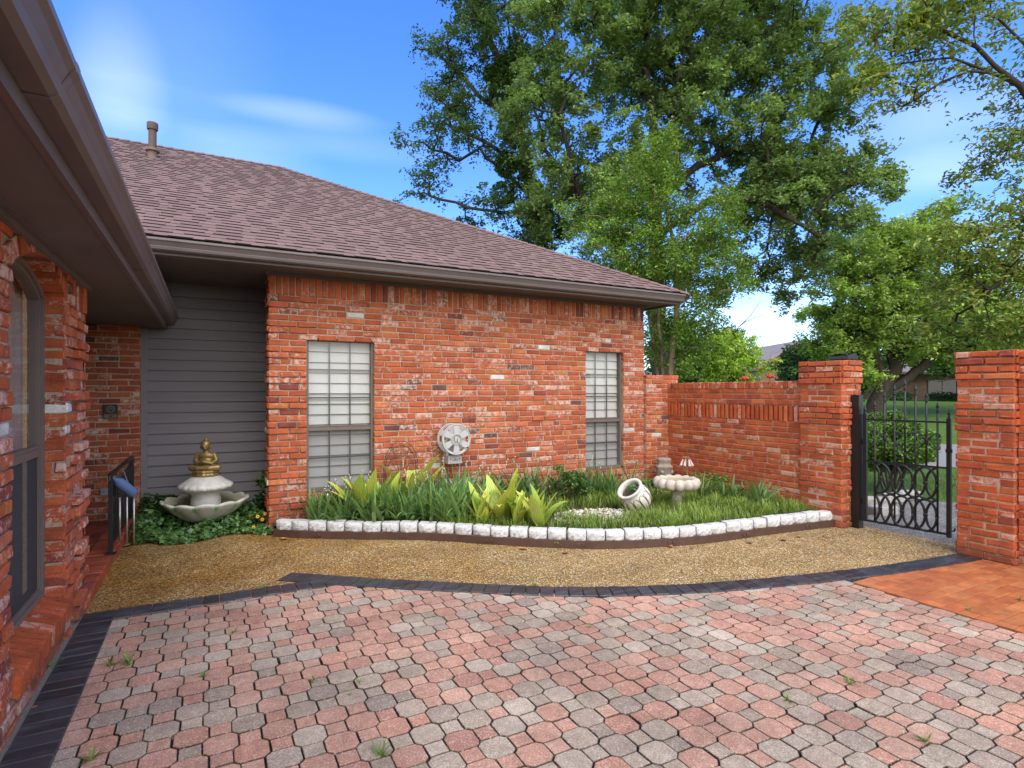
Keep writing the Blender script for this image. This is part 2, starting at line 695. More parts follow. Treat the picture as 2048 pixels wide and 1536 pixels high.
def spans(L, cuts):
    """sub-intervals of 0..L left after removing cuts"""
    segs = [(0.0, L)]
    for (c0, c1) in cuts:
        ns = []
        for (a, b) in segs:
            if c1 <= a or c0 >= b:
                ns.append((a, b))
                continue
            if c0 > a:
                ns.append((a, c0))
            if c1 < b:
                ns.append((c1, b))
        segs = ns
    return [s for s in segs if s[1] - s[0] > 0.03]


def lay(mb, o, u, n, L, z0, z1, cuts=None, course=0.0675, bl=0.203, depth=0.10, tintf=tint_main, proj=None, joint=0.0125, jit=0.0025, jo=0.003, dull=1.0):
    o, u, n = Vector(o), Vector(u), Vector(n)
    nrow = max(1, round((z1 - z0) / course))
    ch = (z1 - z0) / nrow
    for k in range(nrow):
        za = z0 + k * ch + joint / 2
        zb = z0 + (k + 1) * ch - joint / 2
        zc = (za + zb) / 2
        cs = cuts(zc) if cuts else []
        for (s0, s1) in spans(L, cs):
            x = s0
            first = True
            while x < s1 - 0.02:
                w = bl * random.uniform(0.93, 1.05)
                if first and k % 2:
                    w = bl * random.uniform(0.42, 0.6)
                elif random.random() < 0.06:
                    w = bl * 0.55
                first = False
                e = x + w
                if s1 - e < 0.06:
                    e = s1 + joint
                e = min(e, s1 + joint)
                out = random.uniform(-jo, jo)
                if proj:
                    out += proj(k, x, e, zc)
                ea = x if x == s0 else x + joint / 2
                brick(mb, o, u, n, ea, min(e - joint / 2, s1), za, zb, out, depth, tintf(dull), jit)
                x = e
    return nrow


def soldiers(mb, o, u, n, L, z0, z1, w=0.0675, depth=0.10, tintf=tint_main, out=0.0, joint=0.011, jo=0.003, cuts=None, dull=1.0):
    o, u, n = Vector(o), Vector(u), Vector(n)
    c = max(1, round(L / w))
    w = L / c
    cs = cuts((z0 + z1) / 2) if cuts else []
    for i in range(c):
        a, b = i * w + joint / 2, (i + 1) * w - joint / 2
        if any(c0 - 0.01 < (a + b) / 2 < c1 + 0.01 for c0, c1 in cs):
            continue
        brick(mb, o, u, n, a, b, z0 + random.uniform(0, 0.006), z1 - joint / 2, out + random.uniform(-jo, jo), depth, tintf(dull))


def core(mb, o, u, n, L, z0, z1, rects, thick=0.10, rec=0.010):
    """mortar body behind the faces, cut by rects (u0,u1,z0,z1)"""
    o, u, n = Vector(o), Vector(u), Vector(n)
    us = sorted({0.0, L} | {r[0] for r in rects} | {r[1] for r in rects})
    for a, b in zip(us[:-1], us[1:]):
        zs = [(z0, z1)]
        for r in rects:
            if r[0] <= a + 1e-6 and r[1] >= b - 1e-6:
                nz = []
                for (p, q) in zs:
                    if r[2] > p:
                        nz.append((p, min(q, r[2])))
                    if r[3] < q:
                        nz.append((max(p, r[3]), q))
                zs = nz
        for p, q in zs:
            if q - p < 1e-4:
                continue
            P = [o + u * a - n * thick, o + u * b - n * thick, o + u * b - n * rec, o + u * a - n * rec]
            vs = [Vector((v.x, v.y, p)) for v in P] + [Vector((v.x, v.y, q)) for v in P]
            mb.add(vs, [(0, 3, 2, 1), (4, 5, 6, 7), (0, 1, 5, 4), (1, 2, 6, 5), (2, 3, 7, 6), (3, 0, 4, 7)], (1, 1, 1, 0), 1)


UX, UY = Vector((1, 0, 0)), Vector((0, 1, 0))

# ================================================================== HOUSE
house = thing('brick_house', 'red brick house with brown shingle roof, brown gutters and grey siding in the recess', 'house', (0, 0, 0))

WY = 6.55            # facade plane
WX0, WX1 = 0.56, 5.72
WTOP = 2.75
WIN = [(0.945, 1.690), (4.665, 5.335)]
WZ0, WZ1 = 0.385, 2.09


def win_cuts(zc):
    if WZ0 - 0.085 < zc < WZ1:
        return [(a - WX0, b - WX0) for a, b in WIN]
    return []


def quoin(k, a, b, zc):
    L = WX1 - WX0
    o = 0
    if a < 0.34 and (k // 2) % 2 == 0:
        o += 0.016
    if k % 7 == 3 and random.random() < 0.1:
        o += 0.012
    return o


mb = MB()
lay(mb, (WX0, WY, 0), UX, -UY, WX1 - WX0, -0.05, WTOP - 0.215, win_cuts, proj=quoin, jit=0.003, jo=0.005)
soldiers(mb, (WX0, WY, 0), UX, -UY, WX1 - WX0, WTOP - 0.215, WTOP, jo=0.006)
core(mb, (WX0 + 0.01, WY, 0), UX, -UY, WX1 - WX0 - 0.02, -0.1, WTOP, [(a - WX0 - 0.01, b - WX0 - 0.01, WZ0 - 0.085, WZ1) for a, b in WIN])
# return faces
lay(mb, (WX0 + 0.002, WY + 0.34, 0), -UY, -UX, 0.335, -0.05, WTOP, depth=0.05, proj=lambda k, a, b, z: 0.014 if (k // 2) % 2 == 0 else 0)
core(mb, (WX0 + 0.002, WY + 0.35, 0), -UY, -UX, 0.3, -0.1, WTOP, [], 0.09)
lay(mb, (WX1 - 0.002, WY + 0.1, 0), UY, UX, 5.0, -0.05, WTOP, depth=0.05)
core(mb, (WX1 - 0.002, WY + 0.1, 0), UY, UX, 5.0, -0.1, WTOP, [], 0.09)
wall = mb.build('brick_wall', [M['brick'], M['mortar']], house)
wall['label'] = 'long red brick facade with two windows'


def window(x0, x1, lab):
    w = MB()
    y = WY + 0.075
    fw = 0.028
    # outer frame
    w.box((x0, y - 0.02, WZ0), (x0 + fw, y + 0.05, WZ1))
    w.box((x1 - fw, y - 0.02, WZ0), (x1, y + 0.05, WZ1))
    w.box((x0 + fw, y - 0.02, WZ1 - fw), (x1 - fw, y + 0.05, WZ1))
    w.box((x0 + fw, y - 0.02, WZ0), (x1 - fw, y + 0.05, WZ0 + fw + 0.012))
    win = w.build('window', M['frame'], house)
    win['label'] = lab
    zm = 1.085
    r = MB()
    r.box((x0 + fw, y - 0.012, zm - 0.022), (x1 - fw, y + 0.03, zm + 0.022))
    r.box((x0 + fw, y - 0.018, zm + 0.022), (x1 - fw, y + 0.03, zm + 0.03))
    r.build('meeting_rail', M['frame'], win)
    m = MB()
    ys = y + 0.022
    a, b = x0 + fw, x1 - fw
    zt, zb = WZ1 - fw, WZ0 + fw + 0.012
    for i in (1, 2):
        xx = a + (b - a) * i / 3
        m.box((xx - 0.007, ys, zm + 0.03), (xx + 0.007, ys + 0.008, zt))
        m.box((xx - 0.007, ys, zb), (xx + 0.007, ys + 0.008, zm - 0.022))
    for i in (1, 2):
        zz = zm + 0.03 + (zt - zm - 0.03) * i / 3
        m.box((a, ys - 0.001, zz - 0.007), (b, ys + 0.009, zz + 0.007))
    zz = (zb + zm) / 2
    m.box((a, ys - 0.001, zz - 0.007), (b, ys + 0.009, zz + 0.007))
    m.build('muntin_grid', M['muntin'], win)
    g = MB()
    g.add([(a, y + 0.012, zm), (b, y + 0.012, zm), (b, y + 0.012, zt), (a, y + 0.012, zt)], [(0, 1, 2, 3)])
    g.build('pane', M['glass'], win)
    g = MB()
    g.add([(a, y + 0.006, zb), (b, y + 0.006, zb), (b, y + 0.006, zm), (a, y + 0.006, zm)], [(0, 1, 2, 3)])
    g.build('insect_screen', M['screen'], win)
    bl = MB()
    z = zt
    k = 0
    bh = 0.118
    while z > zb - 0.02:
        z2 = max(z - bh * random.uniform(0.97, 1.03), zb - 0.03)
        bow = random.uniform(-0.002, 0.003)
        yb = y + 0.05
        xs = np.linspace(a - 0.01, b + 0.01, 7)
        sag = random.uniform(-0.003, 0.003)
        vs, fs = [], []
        for i, xx in enumerate(xs):
            dz = sag * (i / 6 - 0.5)
            vs += [(xx, yb + 0.016, z + dz), (xx, yb - 0.006 + bow, z2 + 0.006 + dz), (xx, yb + 0.022, z2 + 0.002 + dz)]
        for i in range(6):
            fs += [(3 * i, 3 * i + 1, 3 * i + 4, 3 * i + 3), (3 * i + 1, 3 * i + 2, 3 * i + 5, 3 * i + 4)]
        bl.add(vs, fs)
        z = z2
    bl.box((a - 0.02, yb + 0.03, zb - 0.03), (b + 0.02, yb + 0.04, zt + 0.02))
    bl.build('blind', M['blind'], win)
    s = MB()
    soldiers(s, (x0, WY, 0), UX, -UY, x1 - x0, WZ0 - 0.08, WZ0, out=0.03, depth=0.12, w=0.0675)
    s.box((x0 + .004, WY - 0.022, WZ0 - 0.083), (x1 - .004, WY + 0.05, WZ0 - 0.008), mi=1)
    s.build('sill', [M['brick'], M['mortar']], win)
    return win


window(*WIN[0], 'wider window with gridded panes beside the grey siding recess')
window(*WIN[1], 'narrower window with gridded panes by the wall corner')

# soffit + frieze of the main eave
GX1 = 6.06
mb = MB()
mb.box((-3.0, 6.12, 2.775), (GX1 - 0.06, 7.80, 2.795))
mb.box((5.70, 7.80, 2.775), (GX1 - 0.06, 12.0, 2.795))
mb.box((WX0 - 0.03, WY - 0.022, 2.735), (WX1 + 0.022, WY + 0.0, 2.7745))
mb.box((WX0 - 0.03, WY - 0.04, 2.7445), (WX1 + 0.04, WY - 0.0225, 2.7743))
mb.build('soffit', M['soffit'], house)


def gutter(mb, p0, p1, out, top, w=0.115, h=0.105):
    """K-profile trough from p0 to p1 (2D); `out` points away from the fascia"""
    p0, p1, out = Vector((*p0, 0)), Vector((*p1, 0)), Vector((*out, 0))
    prof = [(0.0, -h), (0.055, -h), (0.075, -h + 0.012), (0.082, -h + 0.035), (0.078, -h + 0.05), (0.092, -h + 0.066), (w - 0.008, -h + 0.078),
            (w, -h + 0.086), (w, 0.0), (w - 0.014, 0.002), (w - 0.014, -0.008), (w - 0.006, -0.01), (w - 0.006, -0.02), (0.07, -h + 0.02), (0.006, -h + 0.01), (0.004, 0.0), (0.0, 0.0)]
    vs, fs = [], []
    m = len(prof)
    L = (p1 - p0).length
    nseg = max(2, int(L / 1.5))
    for i in range(nseg + 1):
        q = p0.lerp(p1, i / nseg)
        dz = random.uniform(-0.003, 0.003)
        for (a, z) in prof:
            vs.append(q + out * a + Vector((0, 0, top + z + dz)))
    for i in range(nseg):
        for k in range(m):
            k2 = (k + 1) % m
            fs.append((i * m + k, (i + 1) * m + k, (i + 1) * m + k2, i * m + k2))
    fs.append(tuple(range(m)))
    fs.append(tuple(nseg * m + k for k in range(m - 1, -1, -1)))
    mb.add(vs, fs)


mb = MB()
gutter(mb, (-3.0, 6.075), (5.985, 6.075), (0, -1), 2.878)
for xj in (0.9, 3.75):
    gutter(mb, (xj, 6.076), (xj + .055, 6.076), (0, -1), 2.8795, 0.1175, 0.1075)
gutter(mb, (GX1 - 0.075, 6.06), (GX1 - 0.075, 12.0), (1, 0), 2.878)
smooth_by_angle(mb.build('gutter', M['taupe'], house), 28)
mb = MB()
mb.box((-3.0, 6.075, 2.748), (GX1 - 0.1, 6.118, 2.90))
mb.box((GX1 - 0.118, 6.12, 2.748), (GX1 - 0.075, 12.0, 2.90))
mb.box((-3.0, 6.118, 2.745), (GX1 - 0.13, 6.15, 2.774))
mb.build('fascia', M['taupe'], house)

# ---- roof with individual laminated shingles
PITCH = 0.53
EZ, EY, EX = 2.905, 6.02, 6.07     # eave edge of the covering
roof_c = Vector((0, 1, PITCH)).normalized()
roof_n = Vector((0, -PITCH, 1)).normalized()
mb = MB()
expo = 0.1242


def shingle_tint():
    base = random.choice([(0.180, 0.113, 0.098), (0.170, 0.106, 0.092), (0.187, 0.119, 0.102), (0.165, 0.100, 0.087), (0.182, 0.110, 0.094)])
    k = random.uniform(0.92, 1.08)
    return (base[0] * k, base[1] * k, base[2] * k, 0)


ncourse = 45
for k in range(ncourse):
    s0 = k * expo
    s1 = s0 + expo + 0.03
    xr = EX - s0 * roof_c.y
    xl = -7.2
    x = xl - random.uniform(0, 0.3)
    hi = False
    while x < xr:
        w = random.uniform(0.12, 0.30) if hi else random.uniform(0.07, 0.18)
        e = min(x + w, xr)
        th = 0.0145 if hi else 0.008
        c0 = Vector((0, EY, EZ)) + roof_c * s0
        c1 = Vector((0, EY, EZ)) + roof_c * s1
        ds = random.uniform(-0.004, 0.004)
        a = c0 + roof_c * ds
        t = shingle_tint()
        xr1 = min(e, EX - (s1) * roof_c.y + 0.02)
        vs = [Vector((x, 0, 0)) + a, Vector((e, 0, 0)) + a, Vector((x, 0, 0)) + a + roof_n * th, Vector((e, 0, 0)) + a + roof_n * th,
              Vector((x, 0, 0)) + c1 + roof_n * 0.002, Vector((max(xr1, x), 0, 0)) + c1 + roof_n * 0.002]
        mb.add(vs, [(2, 3, 5, 4)], t)
        dk = (.02, .015, .014, 0) if hi else (.035, .024, .022, 0)
        mb.add(vs, [(0, 1, 3, 2), (0, 2, 4), (1, 5, 3)], dk)
        x = e
        hi = not hi
# solid deck under the shingles and the far hip slope
tz = EZ + (ncourse * expo) * roof_c.z
ty = EY + ncourse * expo * roof_c.y
xh = EX - ncourse * expo * roof_c.y
mb.add([(-7.2, EY + 0.01, EZ - 0.012), (EX - 0.01, EY + 0.01, EZ - 0.012), (xh, ty, tz - 0.01), (-7.2, ty, tz - 0.01)], [(0, 1, 2, 3)], (0.12, 0.07, 0.065, 0))
by = 2 * ty - EY
mb.add([(EX, EY, EZ), (EX, by, EZ), (xh, ty, tz)], [(0, 1, 2)], (0.18, 0.116, 0.105, 0))
mb.add([(-7.2, ty, tz), (xh, ty, tz), (EX, by, EZ), (-7.2, by, EZ)], [(0, 1, 2, 3)], (0.18, 0.116, 0.105, 0))
x = xh
while x > -7.2:
    mb.add([(x, ty, tz + .024), (x, ty - .13, tz + .024 - .13 * PITCH), (x, ty + .13, tz + .024 - .13 * PITCH), (x - .2, ty, tz + .008), (x - .2, ty - .13, tz + .008 - .13 * PITCH), (x - .2, ty + .13, tz + .008 - .13 * PITCH), (x, ty, tz), (x, ty - .13, tz - .13 * PITCH)],
           [(0, 3, 4, 1), (0, 2, 5, 3), (0, 1, 7, 6)], shingle_tint())
    x -= .15
# hip caps
hd = (Vector((xh, ty, tz)) - Vector((EX, EY, EZ)))
HL = hd.length
hd.normalize()
side = Vector((1, 1, 0)).normalized()
s = 0.0
while s < HL:
    a = Vector((EX, EY, EZ)) + hd * s
    b = Vector((EX, EY, EZ)) + hd * (s + 0.21)
    wv = 0.13
    dn = Vector((0, 0, -0.034))
    l = Vector((0.707, -0.707, 0)) * 0
    lf = Vector((-1, 0, 0)) * wv      # runs down the near slope
    lf = Vector((-0.5, -0.86, -0.86 * PITCH + 0.0)) * wv
    rt = Vector((0.86, 0.5, -0.86 * PITCH)) * wv
    up = Vector((0, 0, 0.022))
    up2 = Vector((0, 0, 0.008))
    vs = [a + up, a + lf + up, a + rt + up, b + up2, b + lf + up2, b + rt + up2, a, a + lf, a + rt]
    mb.add(vs, [(0, 3, 4, 1), (0, 2, 5, 3), (1, 7, 6, 0), (0, 6, 8, 2)], shingle_tint())
    s += 0.15
roof = mb.build('roof', M['shingle'], house)
# vent pipe on the roof
r = ray(305, 314)
t = (EZ - PITCH * EY - EYE) / (r.z - PITCH * r.y)
vp = Vector((r.x * t, r.y * t, EYE + r.z * t))
mb = MB()
D_ = vp.dot(Vector((SA, CA, 0)))
ps = D_ / FPX
mb.lathe([(0.001, -0.1), (7.2 * ps, -0.1), (7.2 * ps, 54 * ps), (9.5 * ps, 54 * ps), (10 * ps, 56 * ps), (10 * ps, 67 * ps), (9 * ps, 68 * ps), (0.001, 67 * ps)], 20, vp, tint=(0.10, 0.068, 0.058, 0))
mb.lathe([(8 * ps, 18 * ps), (12 * ps, 14 * ps), (12.5 * ps, 11 * ps), (9 * ps, 10 * ps), (9.5 * ps, -4 * ps), (16 * ps, -12 * ps)], 20, vp, tint=(0.12, 0.08, 0.066, 0))
smooth_by_angle(mb.build('vent_pipe', M['plain'], roof), 40)

# ---- recess: lap siding and the brick of the entry
SY = 7.80
mb = MB()
z = 0.02
ex = 0.1235
while z < 2.60:
    z2 = min(z + ex, 2.62)
    y0, y1 = SY - 0.030, SY - 0.008
    x0, x1 = -0.625, 0.80
    mb.add([(x0, y0, z), (x1, y0, z), (x1, y1, z2 - 0.005), (x0, y1, z2 - 0.005), (x0, SY, z), (x1, SY, z), (x1, SY, z2 - 0.005), (x0, SY, z2 - 0.005)], [(0, 1, 2, 3), (4, 5, 1, 0), (3, 2, 6, 7)])
    z = z2
mb.add([(-.625, SY, 0), (.8, SY, 0), (.8, SY, 2.62), (-.625, SY, 2.62)], [(0, 1, 2, 3)])
mb.box((-0.69, SY - 0.04, 0.02), (-0.625, SY + 0.02, 2.62))
mb.box((-0.69, SY - 0.045, 2.62), (0.80, SY + 0.02, 2.774))
mb.box((0.80, WY + 0.36, 0.0), (0.83, SY + 0.02, 2.774))
mb.build('siding', M['siding'], house)

PORZ = 0.085
EYW = 7.66
mb = MB()
lay(mb, (-1.19, EYW, 0), UX, -UY, 0.50, PORZ, 2.236, jit=0.004, jo=0.008, tintf=tint_main, dull=0.85)
core(mb, (-1.19, EYW, 0), UX, -UY, 0.50, 0.0, 2.236, [])
lay(mb, (-0.69, EYW + 0.005, 0), UY, UX, 0.13, PORZ, 2.236, depth=0.05, dull=0.85)
b = mb.build('brick_wall', [M['brick'], M['mortar']], house)
b['label'] = 'narrow brick wall at the back of the entry porch'
mb = MB()
mb.box((-1.30, 4.86, PORZ), (-1.20, EYW + .2, 2.235))
for yy in (5.3, 6.4):
    for z0, z1 in ((0.3, 1.0), (1.15, 1.95)):
        mb.box((-1.20, yy, z0), (-1.185, yy + 0.7, z1))
mb.build('door', M['door'], house)

# ---- left wing: brick wall with the arched window
LX = -0.76
LY0, LY1 = -3.0, 4.90
LS = 2.236
WL0, WL1 = 3.22, 4.27
SPR, APX, SILL = 2.06, 2.20, 0.30
hw = (WL1 - WL0) / 2
cyw = (WL0 + WL1) / 2
Rarc = (hw ** 2 + (APX - SPR) ** 2) / (2 * (APX - SPR))
zc_arc = APX - Rarc
W2 = [(1.55, 2.60)]


def left_cuts(zc):
    c = []
    if SILL - 0.07 < zc < SPR:
        c.append((WL0 - LY0, WL1 - LY0))
    elif zc >= SPR:
        R2 = Rarc + 0.115
        q = R2 ** 2 - (zc - zc_arc) ** 2
        if q > 0:
            c.append((max(cyw - math.sqrt(q), WL0 - 0.10) - LY0, min(cyw + math.sqrt(q), WL1 + 0.10) - LY0))
    if zc > 2.03:
        c.append((4.46 - LY0, LY1 - LY0))
    return c


def left_proj(k, a, b, z):
    y = (a + b) / 2 + LY0
    o = random.uniform(-0.006, 0.008)
    if y > 4.55:
        o += (0.030 if (k % 5) in (1, 2) else (0.016 if k % 5 == 4 else -0.004))
    elif 4.27 < y < 4.5:
        o += random.choice((0, 0.006, 0.012, -0.008))
    return o


mb = MB()
lay(mb, (LX, LY0, 0), UY, UX, LY1 - LY0, -0.03, LS, left_cuts, proj=left_proj, jit=0.0045, jo=0.004, course=0.0675, depth=0.117)
soldiers(mb, (LX, 4.46, 0), UY, UX, LY1 - 4.46, 2.03, LS, out=0.004, jo=0.012)
core(mb, (LX, LY0, 0), UY, UX, LY1 - LY0 - 0.02, -0.1, LS, [(WL0 - LY0, WL1 - LY0, SILL - 0.07, LS - 0.02)], 0.118, 0.014)
# arch ring
nv = 15
a_end = math.asin(hw / Rarc) + 0.03
for i in range(nv):
    t0 = -a_end + 2 * a_end * i / nv + 0.004
    t1 = -a_end + 2 * a_end * (i + 1) / nv - 0.004
    ro = random.uniform(0.085, 0.11)
    pts = []
    for xx in (LX + random.uniform(0.0, 0.012), LX - 0.112):
        for rr, tt in ((Rarc, t0), (Rarc, t1), (Rarc + ro, t1), (Rarc + ro, t0)):
            pts.append(Vector((xx, cyw + rr * math.sin(tt), min(zc_arc + rr * math.cos(tt), LS + 0.01))))
    mb.add(pts, [(0, 1, 2, 3), (7, 6, 5, 4), (0, 4, 5, 1), (1, 5, 6, 2), (3, 2, 6, 7), (0, 3, 7, 4)], tint_main(1.0))
# reveal heads at the far jamb, coursed to read as brick ends
lay(mb, (LX, WL1, 0), -UX, -UY, 0.117, SILL - 0.03, SPR + 0.03, depth=0.02, proj=lambda k, a, b, z: random.choice((0.0, 0.006, 0.012)), jit=0.005, bl=0.13)
core(mb, (LX - 0.005, WL1 + 0.01, 0), -UX, -UY, 0.11, SILL - 0.06, SPR + 0.05, [], 0.02, 0.0)
# end return
lay(mb, (LX, LY1, 0), -UX, UY, 0.40, -0.03, LS, depth=0.05)
core(mb, (LX - 0.01, LY1 - 0.002, 0), -UX, UY, 0.42, -0.1, LS, [], 0.1)
b = mb.build('brick_wall', [M['brick'], M['mortar']], house)
b['label'] = 'rough brick wall with an arched window under the deep eave'

# arched window unit
gx = LX - 0.117
mb = MB()


def arc_pts(r, n=18):
    return [(cyw + r * math.sin(t), zc_arc + r * math.cos(t)) for t in np.linspace(-math.asin(min(1, hw / Rarc)), math.asin(min(1, hw / Rarc)), n)]


def arch_outline(inset):
    pts = [(WL0 + inset, SILL + inset)]
    n = 18
    R2 = Rarc - inset
    h2 = hw - inset
    a = math.asin(h2 / R2)
    for t in np.linspace(-a, a, n):
        pts.append((cyw + R2 * math.sin(t), zc_arc + R2 * math.cos(t)))
    pts.append((WL1 - inset, SILL + inset))
    return pts


def ring_frame(mb, i0, i1, x0, x1):
    A, B = arch_outline(i0), arch_outline(i1)
    n = len(A)
    vs = [Vector((x1, y, z)) for y, z in A] + [Vector((x1, y, z)) for y, z in B] + [Vector((x0, y, z)) for y, z in A] + [Vector((x0, y, z)) for y, z in B]
    fs = []
    for k in range(n):
        k2 = (k + 1) % n
        fs += [(k, k2, n + k2, n + k), (n + k, n + k2, 3 * n + k2, 3 * n + k), (2 * n + k, k, k2, 2 * n + k2)][:2]
    mb.add(vs, fs)


ring_frame(mb, 0.0, 0.030, gx - 0.05, gx + 0.022)
ring_frame(mb, 0.030, 0.052, gx - 0.05, gx + 0.008)
wa = mb.build('window', M['frame'], house)
wa['label'] = 'tall arched window with dark screened lower half in the near brick wall'
zm = 1.155
mb = MB()
mb.box((gx - 0.03, WL0 + 0.05, zm - 0.03), (gx + 0.010, WL1 - 0.05, zm + 0.012))
mb.box((gx - 0.03, WL0 + 0.05, zm + 0.012), (gx + 0.002, WL1 - 0.05, zm + 0.03))
mb.build('meeting_rail', M['frame'], wa)
A = [(y, z) for y, z in arch_outline(0.05) if z > zm]
mb = MB()
mb.add([Vector((gx - 0.012, y, z)) for y, z in [(WL0 + 0.05, zm)] + A + [(WL1 - 0.05, zm)]], [tuple(range(len(A) + 2))])
mb.build('pane', M['glass'], wa)
mb = MB()
mb.add([(gx - 0.004, WL0 + 0.05, SILL + 0.05), (gx - 0.004, WL1 - 0.05, SILL + 0.05), (gx - 0.004, WL1 - 0.05, zm), (gx - 0.004, WL0 + 0.05, zm)], [(0, 1, 2, 3)])
mb.build('insect_screen', M['darkscreen'], wa)
# sheer curtain with folds behind the glass
mb = MB()
vs, fs = [], []
ny = 90
for i in range(ny + 1):
    y = WL0 + (WL1 - WL0) * i / ny
    d = 0.012 * math.sin(i * 0.9) + 0.008 * math.sin(i * 0.37 + 1)
    vs += [(gx - 0.09 + d, y, SILL), (gx - 0.09 + d, y, APX)]
for i in range(ny):
    fs.append((2 * i, 2 * i + 2, 2 * i + 3, 2 * i + 1))
mb.add(vs, fs, (0.30, 0.27, 0.24, 0))
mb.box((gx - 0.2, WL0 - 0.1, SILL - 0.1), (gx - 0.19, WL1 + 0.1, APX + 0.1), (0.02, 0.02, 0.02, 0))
mb.build('curtain', M['plain'], wa, True)
# sloped rowlock sill
mb = MB()
nb_ = round((WL1 - WL0 + 0.02) / 0.07)
wv = (WL1 - WL0 + 0.02) / nb_
for i in range(nb_):
    y0 = WL0 - 0.01 + i * wv + 0.005
    y1 = y0 + wv - 0.016
    j = [random.uniform(-0.004, 0.004) for _ in range(4)]
    x0, x1 = gx + 0.0, LX + 0.035 + j[0]
    z0, z1 = SILL + 0.004 + j[1], SILL - 0.052 + j[2]
    vs = [(x0, y0, z0), (x1 - 0.006, y0 + .004, z1), (x1 - 0.006, y1 - .004, z1), (x0, y1, z0), (x1, y0 + .002, z1 - 0.008), (x1, y1 - .002, z1 - 0.008),
          (x1 - 0.004, y0, z1 - 0.10), (x1 - 0.004, y1, z1 - 0.10), (x0, y0, z0 - 0.1), (x0, y1, z0 - 0.1)]
    mb.add(vs, [(0, 1, 2, 3), (1, 4, 5, 2), (4, 6, 7, 5), (0, 8, 6, 4, 1), (2, 5, 7, 9, 3)], tint_orange(0.95))
mb.add([(gx, WL0, SILL - 0.014), (LX + 0.02, WL0, SILL - 0.072), (LX + 0.02, WL1, SILL - 0.072), (gx, WL1, SILL - 0.014), (LX + 0.022, WL0, SILL - 0.155), (LX + 0.022, WL1, SILL - 0.155)], [(0, 1, 2, 3), (1, 4, 5, 2)], mi=1)
mb.build('sill', [M['brick_clean'], M['mortar']], wa)
mb = MB()
mb.box((LX - 0.02, LY0, -0.08), (LX + 0.022, LY1, 0.018))
mb.build('footing', M['footing'], house)

# left eave
GE = 7.79
mb = MB()
mb.box((-1.30, LY0, LS), (-0.452, GE, LS + 0.02))
mb.box((LX - 0.02, LY0, LS - 0.032), (LX + 0.034, LY1 + 0.02, LS - 0.001))
mb.box((-0.70, LY0, LS - 0.006), (-0.692, GE, LS - 0.0005))
sf = mb.build('soffit', M['soffit'], house)
mb = MB()
mb.box((-0.452, LY0, LS - 0.012), (-0.428, GE, LS + 0.175))
mb.build('fascia', M['taupe'], house)
mb = MB()
gutter(mb, (-0.427, LY0), (-0.427, GE - 0.02), (1, 0), LS + 0.152, 0.112, 0.108)
for yj in (-1.2, 1.9, 4.35, 6.6):
    gutter(mb, (-0.428, yj), (-0.428, yj + .055), (1, 0), LS + 0.1535, 0.1145, 0.1105)
mb.tube([(-0.372, 2.75, LS + 0.14), (-0.318, 2.75, LS + 0.135)], 0.005, 8)
smooth_by_angle(mb.build('gutter', M['taupe'], house), 28)
mb = MB()
ez = LS + 0.178
for k in range(26):
    y = LY0
    z0 = ez + k * 0.13 * 0.468
    x0 = -0.40 - k * 0.13 * 0.884
    x1 = x0 - 0.16 * 0.884
    z1 = z0 + 0.16 * 0.468
    while y < GE + 0.3 + k * 0.13:
        w = random.uniform(0.15, 0.36)
        th = random.choice((0.008, 0.016))
        mb.add([(x0, y, z0), (x0, y + w, z0), (x0, y, z0 + th), (x0, y + w, z0 + th), (x1, y, z1 + .002), (x1, y + w, z1 + .002)], [(0, 1, 3, 2), (2, 3, 5, 4)], shingle_tint())
        y += w
rl = mb.build('roof', M['shingle'], house)
rl['label'] = 'lower shingle roof over the near eave'

# ================================================================== PAVING
ground = MB()
ground.add([(-400, -400, -0.16), (400, -400, -0.16), (400, 400, -0.16), (-400, 400, -0.16)], [(0, 1, 2, 3)])
tag(ground.build('ground', M['ground']), kind='structure')


def sheet(name, pts, z, mat, thick=0.0, label=None):
    bm = bmesh.new()
    f = bm.faces.new([bm.verts.new((x, y, z)) for x, y in pts])
    bmesh.ops.triangulate(bm, faces=[f])
    me = bpy.data.meshes.new(name)
    bm.normal_update()
    for f in bm.faces:
        if f.normal.z < 0:
            f.normal_flip()
    bm.to_mesh(me)
    bm.free()
    me.materials.append(mat)
    o = bpy.data.objects.new(name, me)
    COL.objects.link(o)
    tag(o, kind='structure')
    return o


def catmull(P, n=10):
    P = [Vector((*p, 0)) for p in P]
    out = []
    for i in range(len(P) - 1):
        p0, p1, p2, p3 = P[max(i - 1, 0)], P[i], P[i + 1], P[min(i + 2, len(P) - 1)]
        for k in range(n):
            t = k / n
            out.append(0.5 * ((2 * p1) + (p2 - p0) * t + (2 * p0 - 5 * p1 + 4 * p2 - p3) * t * t + (3 * p1 - p0 - 3 * p2 + p3) * t ** 3))
    out.append(P[-1])
    return out


def resample(C, step):
    d = [0.0]
    for a, b in zip(C[:-1], C[1:]):
        d.append(d[-1] + (b - a).length)
    L = d[-1]
    n = max(1, round(L / step))
    res = []
    j = 0
    for i in range(n + 1):
        s = L * i / n
        while j < len(d) - 2 and d[j + 1] < s:
            j += 1
        t = (s - d[j]) / max(d[j + 1] - d[j], 1e-9)
        res.append(C[j].lerp(C[j + 1], t))
    return res


BO = catmull([(0.60, 5.00), (1.21, 4.50), (1.98, 3.93), (2.45, 3.62), (3.10, 3.32), (3.80, 3.10), (4.75, 2.88), (5.45, 2.77), (6.10, 2.69)])


